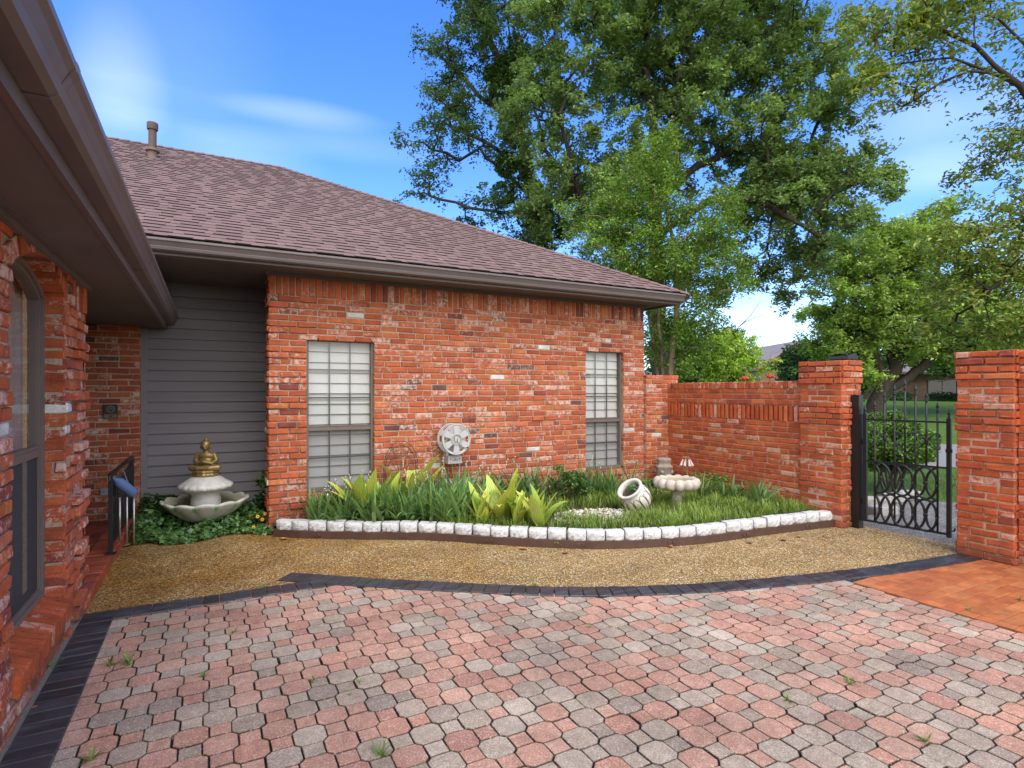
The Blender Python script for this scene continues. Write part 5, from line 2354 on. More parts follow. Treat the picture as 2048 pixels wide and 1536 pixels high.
def limb(mb, pts, rad):
    for (a, ra), (b, rb) in zip(zip(pts[:-1], rad[:-1]), zip(pts[1:], rad[1:])):
        a, b = Vector(a), Vector(b)
        for t in np.linspace(0, 1, 7):
            mb.ball(a.lerp(b, t), ra + (rb - ra) * t, G0, n=10, m=7)


mb.ball((0, .012, z0 + .03), (.088, .062, .042), G0, n=18, m=12)
mb.ball((0, .012, z0 + .085), (.060, .044, .065), G0, n=18, m=12)
mb.ball((0, .010, z0 + .135), (.070, .042, .042), G0, n=18, m=12)
limb(mb, [(0, .008, z0 + .16), (0, .004, z0 + .195)], [.026, .023])
mb.ball((0, -.002, z0 + .230), (.040, .041, .047), G0, n=20, m=14)
mb.ball((0, .006, z0 + .256), (.041, .041, .032), G0, n=18, m=12)
mb.ball((0, .008, z0 + .285), (.018, .018, .018), G0, n=14, m=9)
limb(mb, [(0, .008, z0 + .295), (0, .008, z0 + .325)], [.009, .003])
mb.ball((0, -.043, z0 + .222), (.006, .009, .012), G0, n=10, m=7)
mb.ball((0, -.038, z0 + .205), (.011, .006, .004), G0, n=10, m=6)
for s in (-1, 1):
    mb.ball((s * .042, .004, z0 + .218), (.006, .011, .021), G0, n=10, m=8)
    mb.ball((s * .015, -.038, z0 + .238), (.010, .006, .004), G0, n=10, m=6)
    limb(mb, [(s * .066, .012, z0 + .142), (s * .088, .006, z0 + .09), (s * .06, -.038, z0 + .065), (s * .022, -.060, z0 + .078)], [.024, .021, .017, .012])
    limb(mb, [(s * .045, .0, z0 + .022), (s * .110, -.028, z0 + .024), (s * .045, -.070, z0 + .022), (s * -.02, -.075, z0 + .024)], [.036, .030, .024, .016])
    mb.ball((s * .112, -.026, z0 + .026), (.026, .03, .022), G0, n=12, m=8)
mb.ball((0, -.062, z0 + .082), (.026, .018, .018), G0, n=14, m=9)
fig = mb.build('figure', M['gold_solid'], bud, True)
fig.scale = (1.06, 1.06, 1.16)
fig.location = (0, 0, -.034)
rm = fig.modifiers.new('remesh', 'REMESH')
rm.mode = 'VOXEL'
rm.voxel_size = 0.0032
rm.use_smooth_shade = True
sm = fig.modifiers.new('smooth', 'SMOOTH')
sm.iterations = 3
sm.factor = 0.5

# ivy and shrubs round the fountain
random.seed(91)
pos = []
for i in range(5200):
    x, y = U(-.74, .62), U(6.42, 7.76)
    edge = 6.52 + .10 * math.sin(x * 7) - .03 * x
    if x < -.70 + .02 or y < edge:
        continue
    hz = .05 + .16 * (.5 + .5 * math.sin(x * 8 + 1.5 * math.sin(y * 5))) * min(1, (y - edge) * 3) + .08 * min(1, max(0, -x - .2) * 2)
    if (x - FX) ** 2 + (y - FY) ** 2 < .16 ** 2:
        continue
    pos.append((x, y, U(.01, hz)))
pos = np.array(pos)


def lobed(pos, size, cols, rng=RNG, up=.5):
    """five-point ivy leaves as small fans"""
    n = len(pos)
    nrm = rng.normal(size=(n, 3))
    nrm[:, 2] = np.abs(nrm[:, 2]) + up * 2
    nrm[:, 1] -= .5
    nrm /= np.linalg.norm(nrm, axis=1, keepdims=True)
    ax = rng.normal(size=(n, 3))
    ax -= nrm * (ax * nrm).sum(1, keepdims=True)
    ax /= np.linalg.norm(ax, axis=1, keepdims=True)
    sd = np.cross(nrm, ax)
    s = size * rng.uniform(.55, 1.25, n)[:, None]
    angs = [-2.5, -1.75, -1.15, -.62, 0.0, .62, 1.15, 1.75, 2.5]
    rads = [.55, .42, .85, .55, 1.0, .55, .85, .42, .55]
    P = [pos - ax * s * .12]
    for a, r in zip(angs, rads):
        P.append(pos + (ax * math.cos(a) + sd * math.sin(a)) * s * r * .5 - nrm * s * .06 * r)
    V = np.stack(P, 1).reshape(-1, 3)
    m = len(angs) + 1
    o = np.arange(n)[:, None] * m
    T = np.concatenate([o + np.array([[0, k + 1, k + 2]]) for k in range(len(angs) - 1)], 0)
    cols = np.asarray(cols)
    c = cols[rng.integers(0, len(cols), n)] * rng.uniform(.75, 1.25, n)[:, None]
    return V, T, np.repeat(c, m, 0)


V, T, Cc = lobed(pos, .075, [(.07, .16, .04), (.05, .12, .035), (.10, .21, .055), (.13, .24, .07)])
tag(fast_mesh('ivy', V, T, Cc, M['glossleaf']), 'glossy dark green ivy covering the ground round the fountain', 'ivy', kind='stuff')
bush('leafy_shrub', 'dark leafy plant between the siding and the iron railing', 'shrub', (-.48, 7.45, 0), .20, .40, 330, .085, GREEN_DARK, seed=11, mat='glossleaf')
bush('leafy_shrub', 'dark leafy plant between the fountain and the brick corner', 'shrub', (.62, 7.35, 0), .26, .36, 420, .085, GREEN_DARK, seed=12, mat='glossleaf')
bush('leafy_shrub', 'young sapling with broad bright leaves rising by the brick corner', 'shrub', (.56, 7.3, 0), .12, .62, 34, .13, [(.12, .25, .06), (.15, .28, .07)], seed=13, nclump=5, h0=.1)
lan = bush('lantana_plant', 'low plant with small yellow flowers beside the brick corner', 'plant', (.44, 6.78, 0), .16, .20, 260, .055, [(.09, .19, .05), (.13, .24, .06)], seed=14, mat='glossleaf')
mb = MB()
random.seed(5)
for (x, y, z) in ((.02, -.12, .16), (.07, -.10, .12), (-.02, -.13, .05), (.10, -.06, .17)):
    mb = MB()
    for k in range(7):
        a = k * .9
        mb.ball((x + .012 * math.cos(a), y - .004, z + .012 * math.sin(a)), (.009, .006, .009), (.75, .45, .04, 0), n=6, m=4)
    mb.build('flower', M['plain'], lan)

# iron railing on the porch edge
rl = thing('porch_railing', 'short black iron railing along the edge of the brick porch', 'railing', (-.755, 0, 0))
RY0, RY1 = 6.02, 7.62
RT = .765
mb = MB()
for y in (RY0, RY1):
    mb = MB()
    mb.box((-.016, y - .016, PORZ), (.016, y + .016, RT))
    mb.box((-.04, y - .04, PORZ), (.04, y + .04, PORZ + .008))
    mb.build('post', M['iron'], rl)
mb = MB()
mb.box((-.022, RY0 - .02, RT), (.022, RY1 + .02, RT + .014))
mb.tube([(0, RY0 - .02, RT + .006), (.0, RY0 - .06, RT), (.0, RY0 - .075, RT - .03), (0, RY0 - .055, RT - .05)], .009, 8)
mb.box((-.010, RY0, PORZ + .08), (.010, RY1, PORZ + .095))
mb.box((-.010, RY0, RT - .09), (.010, RY1, RT - .078))
mb.build('handrail', M['iron'], rl)
for k in range(13):
    y = RY0 + (RY1 - RY0) * (k + 1) / 14
    mb = MB()
    mb.tube([(0, y, PORZ + .09), (0, y, RT - .08)], .0075, 6)
    if k % 3 == 1:
        for s in (-1, 1):
            for z in (.36, .52):
                mb.tube([(0, y + v.x * s, z + v.y) for v in catmull([(.0, 0), (.03, .03), (.06, .03), (.062, 0), (.045, -.008)], 4)], .005, 5)
    mb.build('baluster', M['iron'], rl)
# wind chime hung on the railing
wc = thing('wind_chime', 'wind chime with a blue cylinder and three metal tubes hung on the iron railing', 'wind chime', (-.70, 6.12, 0))
mb = MB()
ax = Vector((.55, .30, -.62)).normalized()
rq = ax.to_track_quat('Z', 'Y').to_matrix()
mb.lathe([(.001, -.10), (.008, -.10), (.011, -.06), (.022, -.035), (.040, -.015), (.044, .0), (.044, .15), (.036, .165), (.001, .165)], 24, (.0, -.02, .69), rq, tint=(.10, .17, .33, 0))
smooth_by_angle(mb.build('top_cylinder', M['plain'], wc), 40)
for k, (x, y) in enumerate(((.0, .0), (.055, -.02), (.10, .05))):
    mb = MB()
    mb.tube([(x, y, .555), (x, y, .56 - .40 - .02 * k)], .0085, 10, (.55, .50, .46, 0))
    mb.build('tube', M['metal'], wc, True)
    mb = MB()
    mb.tube([(x, y, .555), (.06, .0, .63)], .0015, 4, (.1, .1, .1, 0))
    mb.build('cord', M['plain'], wc)
mb = MB()
mb.tube([(-.02, .02, .70), (.02, .06, .79), (.08, .02, .60)], .003, 5, (.3, .28, .25, 0))
mb.build('hanger', M['plain'], wc)

# doorbell plate and outlet on the entry brick
q = ray(221, 823)
k = (EYW - .02) / q.y
db = thing('door_plaque', 'dark metal plaque with a ring emblem fixed on the porch brick wall', 'plaque', (q.x * k, EYW - .012, EYE + q.z * k))
mb = MB()
mb.box((-.065, -.012, -.078), (.065, .012, .078), (.035, .03, .027, 0))
mb.box((-.058, -.017, -.072), (.058, -.012, -.03), (.16, .13, .10, 0))
mb.build('plate', M['plain'], db)
mb = MB()
mb.tube([(.034 * math.cos(t), -.016, .026 + .034 * math.sin(t)) for t in np.linspace(0, 2 * PI, 25)], .006, 6, (.20, .17, .13, 0))
mb.tube([(.015 * math.cos(t), -.016, .026 + .015 * math.sin(t)) for t in np.linspace(-.5, 4.2, 15)], .005, 6, (.20, .17, .13, 0))
mb.box((-.004, -.018, .022), (.004, -.012, .062), (.20, .17, .13, 0))
mb.build('emblem', M['plain'], db, True)
mb = MB()
mb.box((-.012, -.022, -.058), (.012, -.017, -.042), (.03, .03, .03, 0))
mb.build('button', M['plain'], db)
q = ray(213, 983)
k = (EYW - .02) / q.y
ou = thing('wall_outlet', 'small grey outdoor outlet cover low on the porch brick wall', 'outlet', (q.x * k, EYW - .010, EYE + q.z * k))
mb = MB()
mb.box((-.055, -.012, -.035), (.055, .012, .035), (.30, .31, .33, 0))
mb.build('cover', M['plain'], ou)
mb = MB()
for s in (-1, 1):
    mb = MB()
    mb.lathe([(.016, 0), (.016, .005), (.001, .005)], 14, (s * .025, -.012, 0), Matrix.Rotation(PI / 2, 3, 'X'), tint=(.2, .21, .23, 0))
    mb.build('lid', M['plain'], ou)

# ================================================================== SMALL LITTER
random.seed(55)
wl = [(258, 1330, .10), (222, 1332, .06), (468, 1265, .05), (528, 1175, .04), (345, 1158, .03), (100, 1340, .09), (625, 1362, .05), (700, 1390, .03), (720, 1365, .03), (758, 1512, .07), (180, 1520, .06), (405, 1353, .035),
      (1070, 1172, .05), (1178, 1255, .03), (1400, 1250, .03), (1575, 1402, .05), (1700, 1366, .05), (1852, 1483, .06), (1935, 1220, .04), (1610, 1152, .03), (2040, 1200, .05), (1485, 1165, .025), (1120, 1162, .03)]
where = ['beside the black border near the arched window', 'in the pavers just right of the black border', 'as a tiny leafy seedling among the grey pavers', 'on the black border before its corner', 'in the joint of the upper left pavers',
         'along the foot of the near brick wall', 'in a joint of red pavers below the seedling', 'in a paver joint left of the mossy tuft', 'in a paver joint above the mossy tuft', 'as a brown mossy tuft at the bottom of the paved court',
         'in the bottom corner of the pavers by the black border', 'at the corner of a red octagon paver', 'on the aggregate path where it meets the curve of the border', 'between pavers just inside the border curve', 'between grey pavers in the middle distance',
         'in the pavers halfway to the terracotta landing', 'in the pavers right below the terracotta landing', 'in the lower pavers furthest from the house', 'on the terracotta landing, the greener one', 'beside the black border close to the landing',
         'on the terracotta landing near the garden wall', 'on the outer edge of the border curve', 'on the border as a thin sprig']
for (px, py, s), wtxt in zip(wl, where):
    q = gp(px, py, 0)
    S = Strips()
    for k in range(random.randint(10, 18)):
        g = U(.7, 1.3)
        S.blade((q.x + U(-.2, .2) * s, q.y + U(-.2, .2) * s, -.004), U(0, 2 * PI), U(.4, 1.2), s * U(.6, 1.3), s * U(.08, .16), U(.2, 1.2), (.17 * g, .27 * g, .05 * g), 3)
    o = S.build('weed', M['blade'])
    tag(o, 'small green weed ' + wtxt, 'weed', 'weeds in the paving')
lv = [(928, 1064, .07, 'curled orange leaf fallen against the brown edging strip'), (860, 1061, .05, 'small fallen leaf under the iris row on the path'), (1045, 1098, .09, 'flat orange leaf on the path below the cannas'), (1130, 1106, .08, 'crumpled brown leaf on the path below the pebbles'),
      (990, 1108, .04, 'little tan leaf alone on the aggregate path'), (1340, 1093, .08, 'orange-brown leaf on the path in front of the white pot'), (1384, 1096, .05, 'dark leaf just right of an orange one by the edging'), (1500, 1086, .07, 'brown leaf on the path below the birdbath'),
      (1568, 1080, .08, 'red-brown leaf by the edging on the way to the gate'), (1598, 1073, .07, 'dark leaf by the last edging blocks'), (1648, 1072, .05, 'small orange leaf nearest the gate post'), (322, 1084, .10, 'pale tan leaf lying in front of the ivy'),
      (255, 1092, .09, 'orange leaf by the corner of the porch step'), (60, 1420, .06, 'dry leaf on the black border by the near wall'), (568, 1078, .09, 'brown leaf tucked under the first white block')]
for (px, py, s, lab) in lv:
    q = gp(px, py, .008)
    mb = MB()
    a = U(0, 2 * PI)
    n = 6
    vs, fs = [], []
    for i in range(n + 1):
        t = i / n
        w = s * .33 * math.sin(PI * (.06 + .9 * t)) * U(.8, 1.1)
        cx_, lz = s * (t - .5), s * .22 * (t - .5) ** 2 * 2 + .003
        for v in (-1, 0, 1):
            x, y = cx_, v * w
            vs.append((q.x + x * math.cos(a) - y * math.sin(a), q.y + x * math.sin(a) + y * math.cos(a), .004 + lz + (abs(v) * w * U(.3, .6))))
    for i in range(n):
        b_ = 3 * i
        fs += [(b_, b_ + 3, b_ + 4, b_ + 1), (b_ + 1, b_ + 4, b_ + 5, b_ + 2)]
    k = U(.7, 1.1)
    c = random.choice([(.42, .20, .08), (.36, .16, .07), (.28, .13, .07)])
    mb.add(vs, fs, (c[0] * k, c[1] * k, c[2] * k, 0))
    tag(mb.build('fallen_leaf', M['plain'], None, True), lab, 'leaf', 'fallen leaves on the path')
# creeping weeds along the bottom of the edging
for i, (px, py) in enumerate([(1117, 1082), (1222, 1080), (860, 1058)]):
    q = gp(px, py, .05)
    V, T, Cc = leaf_cloud([tuple(q + Vector((0, -.03, 0)))], [(.07, .05, .07)], 70, .035, GREEN_LIME)
    o = fast_mesh('creeping_weed', V, T, Cc, M['leaf'])
    tag(o, ['bright weed growing between the white blocks below the pebbles', 'bright weed in front of the white blocks below the tilted pot', 'sprig of weed in front of the iris row at the edging'][i], 'weed', 'weeds along the edging')

# ================================================================== TREES
def sample_clumps(clumps, n, rng, mind):
    """clumps: list of (px,py,depth, rx_px, ry_px, rd_m[, weight]) measured in the photo; returns cluster centres"""
    out = []
    w = np.array([c[3] * c[4] * (c[6] if len(c) > 6 else 1) for c in clumps], float)
    w /= w.sum()
    tries = 0
    while len(out) < n and tries < n * 60:
        tries += 1
        c = clumps[rng.choice(len(clumps), p=w)]
        d = rng.normal(size=3)
        d /= np.linalg.norm(d)
        d *= rng.random() ** (1 / 2.4)
        q = dp(c[0], c[1], c[2])
        s = c[2] / FPX
        right = Vector((CA, -SA, 0))
        fwd = Vector((SA, CA, 0))
        p = q + right * (d[0] * c[3] * s) + Vector((0, 0, -d[1] * c[4] * s)) + fwd * d[2] * c[5]
        p = np.array(p)
        if out and np.min(np.linalg.norm(np.array(out) - p, axis=1)) < mind:
            continue
        out.append(p)
    return np.array(out)


def grow(name, label, trunk, clumps, ncl, mind, nleaf, lsize, cols, bark, seed, rcl=(.5, .5, .35), r0=.011, up=.25, droop=.35, group=None, trunks=None, minr=.008,
         maxr=None, aspect=.5, clumpvar=.28, cat='tree', lobes=False, dull=None):
    rng = np.random.default_rng(seed)
    rnd = random.Random(seed)
    trunk = [Vector(p) for p in trunk]
    base = trunk[0].copy()
    th = thing(name, label, cat, base, 0, group)
    cl = sample_clumps(clumps, ncl, rng, mind)
    nodes = []
    parent = []
    prev = -1
    for a, b in zip(trunk[:-1], trunk[1:]):
        st = max(1, int((b - a).length / .35))
        for k in range(st):
            nodes.append(np.array(a.lerp(b, k / st)))
            parent.append(prev)
            prev = len(nodes) - 1
    nodes.append(np.array(trunk[-1]))
    parent.append(prev)
    if trunks:
        for tk in trunks:
            tk = [Vector(p) for p in tk]
            j = int(np.argmin(np.linalg.norm(np.array(nodes) - np.array(tk[0]), axis=1)))
            prev = j
            for a, b in zip(tk[:-1], tk[1:]):
                st = max(1, int((b - a).length / .35))
                for k in range(1, st + 1):
                    nodes.append(np.array(a.lerp(b, k / st)) + rng.normal(size=3) * .025)
                    parent.append(prev)
                    prev = len(nodes) - 1
    ntr = len(nodes)
    arr = np.array(nodes)
    dist0 = np.array([np.min(np.linalg.norm(arr - c, axis=1)) for c in cl])
    order = np.argsort(dist0)
    plen = [0.0] * len(nodes)
    for i in range(len(nodes)):
        if parent[i] >= 0:
            plen[i] = plen[parent[i]] + float(np.linalg.norm(nodes[i] - nodes[parent[i]])) * .15
    tips = []
    for ci in order:
        c = cl[ci]
        A = np.array(nodes)
        d = np.linalg.norm(A - c, axis=1)
        # prefer joining from below
        cost = d + .30 * np.array(plen) + .35 * np.maximum(0, A[:, 2] - c[2])
        j = int(np.argmin(cost))
        L = d[j]
        st = max(2, int(L / .35))
        prev = j
        p0 = nodes[j]
        bend = rng.normal(size=3) * L * .10
        bend[2] += L * .06
        for k in range(1, st + 1):
            t = k / st
            p = p0 + (c - p0) * t + bend * math.sin(PI * t) + rng.normal(size=3) * .03 * (1 if k < st else 0)
            nodes.append(p)
            parent.append(prev)
            plen.append(plen[prev] + L / st)
            prev = len(nodes) - 1
        tips.append(prev)
    # pipe-model radii
    N = len(nodes)
    rad = np.zeros(N)
    acc = np.zeros(N)
    for i in range(N - 1, -1, -1):
        if acc[i] == 0:
            acc[i] = r0 ** 2.2
        rad[i] = acc[i] ** (1 / 2.2)
        if parent[i] >= 0:
            acc[parent[i]] += acc[i]
    if maxr:
        rad *= min(1.0, maxr / rad[0]) if rad[0] > maxr else maxr / rad[0] if ntr > 3 else 1
        rad = np.maximum(rad, minr)
    kids = {}
    for i in range(N):
        kids.setdefault(parent[i], []).append(i)
    mb = MB()
    o = Vector(base)

    def chain(start, frm):
        pts, rr = [], []
        if frm >= 0:
            pts.append(Vector(nodes[frm]) - o)
            rr.append(min(rad[frm], rad[start] * 1.25))
        i = start
        while True:
            pts.append(Vector(nodes[i]) - o)
            rr.append(rad[i])
            ch = kids.get(i, [])
            if not ch:
                break
            ch = sorted(ch, key=lambda q: -rad[q])
            for q in ch[1:]:
                todo.append((q, i))
            i = ch[0]
        if len(pts) > 1:
            rr[-1] *= .5
            mb.tube(pts, rr, 7 if rr[0] > .05 else 5, cap=False)
    todo = [(0, -1)]
    while todo:
        chain(*todo.pop())
    tk = mb.build('trunk', bark, th, True)
    # leaves gather round every twig tip, elongated along the twig
    V_, T_, C_ = [], [], []
    per = nleaf // max(1, len(cl))
    posl, idx = [], []
    for q, ti in enumerate(tips):
        c = nodes[ti]
        m_ = int(per * rng.uniform(.55, 1.45))
        # a handful of sprays per clump
        ns = rng.integers(4, 8)
        for s_ in range(ns):
            off = rng.normal(size=3) * np.array(rcl) * .62
            dirv = rng.normal(size=3)
            dirv[2] -= droop
            dirv /= np.linalg.norm(dirv)
            k = max(1, m_ // ns)
            t = rng.uniform(-1, 1, k)[:, None]
            pp = c + off + dirv * t * rcl[0] * .75 + rng.normal(size=(k, 3)) * np.array(rcl) * .22
            posl.append(pp)
            idx += [q * 8 + s_] * k
    posl = np.concatenate(posl)
    idx = np.array(idx)
    cols_a = np.asarray(cols, float)
    V, T, Cc = leaves_at(posl, lsize, cols_a, up, aspect, rng, droop, idx, .22, clumpvar)
    V = V - np.array(base)
    fast_mesh('crown', V, T, Cc, M['leaf'], th)
    return th


OAK = [(0.182, 0.273, 0.084), (0.145, 0.228, 0.074), (0.229, 0.319, 0.11), (0.205, 0.301, 0.121)]
OLIVE = [(0.194, 0.282, 0.062), (0.237, 0.313, 0.062), (0.166, 0.253, 0.062), (0.3, 0.29, 0.062)]
BRIGHT = [(0.308, 0.438, 0.092), (0.258, 0.378, 0.092), (0.385, 0.505, 0.112), (0.218, 0.32, 0.082)]
MYRTLE = [(0.151, 0.269, 0.048), (0.121, 0.235, 0.048), (0.193, 0.308, 0.054), (0.228, 0.308, 0.059)]
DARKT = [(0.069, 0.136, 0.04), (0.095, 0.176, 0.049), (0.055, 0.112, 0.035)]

# main oak behind the end of the house
d = 17.0
b0 = dp(1318, 0, d)
trunkB = [(b0.x, b0.y, -.1), (b0.x + .05, b0.y, 2.5), tuple(dp(1316, 640, d)), tuple(dp(1312, 480, d)), tuple(dp(1310, 350, d))]
limbs = [[tuple(dp(1310, 350, d)), tuple(dp(1308, 240, d)), tuple(dp(1300, 200, d)), tuple(dp(1262, 170, d + .6)), tuple(dp(1180, 110, d + 1))],
         [tuple(dp(1312, 360, d)), tuple(dp(1345, 245, d - .4)), tuple(dp(1362, 130, d - .6)), tuple(dp(1390, 20, d - .8))],
         [tuple(dp(1300, 205, d)), tuple(dp(1290, 120, d)), tuple(dp(1300, 0, d))],
         [tuple(dp(1312, 400, d)), tuple(dp(1400, 330, d + .6)), tuple(dp(1500, 290, d + 1)), tuple(dp(1620, 300, d + .8)), tuple(dp(1710, 360, d + .5))],
         [tuple(dp(1340, 260, d)), tuple(dp(1430, 160, d)), tuple(dp(1520, 70, d)), tuple(dp(1600, 30, d + .5))],
         [tuple(dp(1312, 470, d)), tuple(dp(1420, 400, d - .6)), tuple(dp(1520, 400, d - 1)), tuple(dp(1640, 470, d - 1.2))],
         [tuple(dp(1314, 600, d)), tuple(dp(1180, 430, d)), tuple(dp(1090, 300, d)), tuple(dp(1060, 180, d + .5))],
         [tuple(dp(1180, 430, d)), tuple(dp(1140, 330, d - .5)), tuple(dp(1120, 230, d - 1))]]
clB = [(1200, 90, d, 190, 150, 2.6), (1420, 60, d, 200, 150, 2.8), (1600, 140, d, 130, 130, 2.4), (1100, 250, d, 95, 150, 2.2), (1210, 380, d, 130, 120, 2.2, .75), (1430, 290, d + .5, 200, 110, 2.8, .8), (1560, 330, d + .4, 110, 100, 2.2, 1.1), (1560, 400, d, 130, 60, 2),
       (1640, 330, d, 120, 110, 2.4), (1560, 450, d, 160, 110, 2.4, .8), (1700, 360, d, 85, 70, 1.6), (1600, 540, d, 65, 60, 1.4, .7), (1130, 430, d + .5, 100, 80, 1.8), (1380, -60, d, 330, 110, 3), (1330, 200, d + 1.5, 150, 90, 2, .35), (1690, 210, d, 60, 80, 1.5), (1440, 560, d + .6, 90, 60, 1.6, .5)]
grow('oak_tree', 'largest spreading oak tree with dark forked limbs behind the end of the roof', trunkB, clB, 390, .41, 178000, .14, OAK, M['bark'], 1, up=.55, clumpvar=.36, rcl=(.40, .40, .30), r0=.0085, trunks=limbs, maxr=.24, group='big trees behind the house')

# ivy-clad tree at the left of the crown
d = 19.0
b0 = dp(1100, 0, d)
trunkA = [(b0.x, b0.y, -.1), tuple(dp(1095, 560, d)), tuple(dp(1075, 440, d)), tuple(dp(1055, 350, d)), tuple(dp(1032, 220, d)), tuple(dp(1020, 120, d))]
limA = [[tuple(dp(1055, 350, d)), tuple(dp(980, 290, d)), tuple(dp(900, 250, d))], [tuple(dp(1040, 260, d)), tuple(dp(960, 190, d)), tuple(dp(880, 110, d))],
        [tuple(dp(1065, 400, d)), tuple(dp(960, 300, d + .5)), tuple(dp(920, 320, d))], [tuple(dp(1075, 430, d)), tuple(dp(960, 420, d)), tuple(dp(860, 390, d))],
        [tuple(dp(1030, 200, d)), tuple(dp(985, 90, d)), tuple(dp(960, 20, d))]]
clA = [(920, 130, d, 90, 85, 1.6, .55), (880, 210, d, 62, 60, 1.4, .45), (985, 60, d, 85, 95, 1.8, .8), (870, 300, d, 72, 60, 1.5, .45), (850, 365, d, 58, 42, 1.2, .6), (960, 270, d, 75, 110, 1.5, .4), (960, 440, d, 85, 40, 1.5, .8), (1070, 480, d, 80, 60, 1.5, 1), (940, 20, d, 45, 60, 1.2, .7), (1060, 120, d + .8, 70, 110, 1.4, .6), (1010, -40, d, 120, 60, 2)]
tA = grow('ivy_clad_tree', 'tree with a dark ivy-wrapped trunk and thin open twigs, left of the big oak', trunkA, clA, 125, .45, 30000, .125, [(0.085, 0.15, 0.05), (0.07, 0.13, 0.045), (0.10, 0.17, 0.06)], M['bark'], 2, rcl=(.40, .40, .28), up=.5, r0=.009, trunks=limA, maxr=.20, group='big trees behind the house')
cents, rads = [], []
for (px, py, r_) in [(1030, 120, .50), (1025, 160, .62), (1030, 210, .55), (1022, 255, .48), (1035, 300, .60), (1040, 345, .55), (1052, 385, .60), (1062, 425, .55), (1072, 465, .5), (1000, 180, .4), (1010, 140, .42), (985, 150, .32), (1005, 390, .42), (1012, 330, .40)]:
    q = dp(px, py, d - .1)
    cents.append((q.x - tA.location.x, q.y - tA.location.y, q.z - tA.location.z))
    rads.append((r_, r_, r_ * 1.05))
V, T, Cc = leaf_cloud(cents, rads, 13000, .125, [(.05, .10, .028), (.065, .13, .035), (.085, .16, .04)], shell=.4)
fast_mesh('ivy_growth', V, T, Cc, M['leaf'], tA)

# crape myrtle with several pale stems by the wall corner
d = 11.5
q0 = dp(1330, 0, d)
base = (q0.x, q0.y, -.1)
P = lambda x, y, dd=0: tuple(dp(x, y, d + dd))
clC = [(1290, 400, d, 100, 90, 1.0), (1220, 450, d, 75, 70, .9), (1330, 520, d, 130, 70, 1.1), (1400, 450, d, 75, 70, .9, .8), (1250, 540, d, 75, 40, .9), (1430, 560, d, 70, 55, .9, .8), (1360, 640, d + .2, 75, 50, 1.0, .9), (1310, 325, d, 55, 50, .7, .8), (1340, 700, d + .3, 75, 45, .8, .8), (1180, 500, d, 45, 35, .7, .7)]
grow('crape_myrtle', 'yellow-green crape myrtle with several pale stems behind the corner of the garden wall', [base, P(1330, 860), P(1332, 780)], clC, 190, .26, 52000, .072, MYRTLE, M['bark_light'], 3, rcl=(.30, .30, .22), r0=.0055, clumpvar=.36,
     trunks=[[P(1330, 800), P(1345, 700), P(1352, 600), P(1350, 500), P(1330, 400)], [P(1330, 800), P(1322, 690), P(1318, 580), P(1300, 460)], [P(1330, 800, .1), P(1302, 690, .2), P(1296, 590, .2), P(1240, 500)], [P(1352, 600), P(1390, 520), P(1410, 450)]], maxr=.085, up=.5)

# bright tree across the street
d = 23.0
q0 = dp(1772, 0, d)
P = lambda x, y, dd=0: tuple(dp(x, y, d + dd))
clD = [(1690, 510, d, 60, 50, 1.6), (1790, 500, d, 95, 65, 2.0), (1860, 470, d, 70, 55, 1.7), (1685, 605, d, 60, 55, 1.6), (1760, 610, d, 110, 70, 2.2, .8), (1870, 590, d, 100, 80, 2.2), (1668, 690, d, 55, 38, 1.4), (1770, 680, d, 130, 40, 2.4), (1900, 675, d, 110, 45, 2.0), (1990, 640, d, 110, 110, 2.2), (1690, 735, d, 60, 32, 1.4)]
grow('shade_tree', 'bright green tree with a thick leaning trunk on the lawn beyond the gate', [(q0.x - .7, q0.y + .3, -.1), P(1752, 805), P(1768, 770), P(1790, 740)], clD, 210, .55, 90000, .17, BRIGHT, M['bark'], 4, rcl=(.55, .55, .36), up=.55, clumpvar=.34, r0=.011,
     trunks=[[P(1752, 800), P(1800, 765), P(1845, 735), P(1880, 690)], [P(1790, 740), P(1810, 640), P(1815, 540), P(1800, 480)], [P(1768, 770), P(1740, 680), P(1700, 580)], [P(1812, 640), P(1870, 560), P(1880, 480)], [P(1790, 740), P(1760, 640), P(1750, 560)]], maxr=.34)

# near tree leaning in from the right
d = 8.0
q0 = dp(2190, 0, d)
P = lambda x, y, dd=0: tuple(dp(x, y, d + dd))
clE = [(1770, 40, d, 80, 40, .7, .7), (1870, 60, d, 90, 55, .8), (1980, 110, d, 90, 45, .8, .7), (1770, 110, d, 60, 35, .6, .8), (1840, 150, d, 70, 35, .6, .6), (1740, 175, d, 45, 40, .5, .7), (2040, 40, d, 70, 50, .8, .6), (2010, 310, d + .3, 60, 55, .6, .45), (2040, 420, d, 70, 60, .7), (1940, 480, d, 75, 45, .7, .7), (2040, 520, d, 90, 70, .8), (1990, 590, d + .3, 90, 60, .8, .8), (1920, 550, d + .4, 60, 50, .6, .5), (2060, 640, d, 80, 50, .8, 1.6), (1960, 660, d + .6, 90, 45, .8, 1.2), (2010, 460, d + .5, 80, 60, .8), (1910, 225, d, 30, 16, .3, .3), (2120, 200, d, 70, 160, .9, .5), (2150, 450, d, 80, 150, .9, .6), (1900, 10, d, 150, 30, .8, .8)]
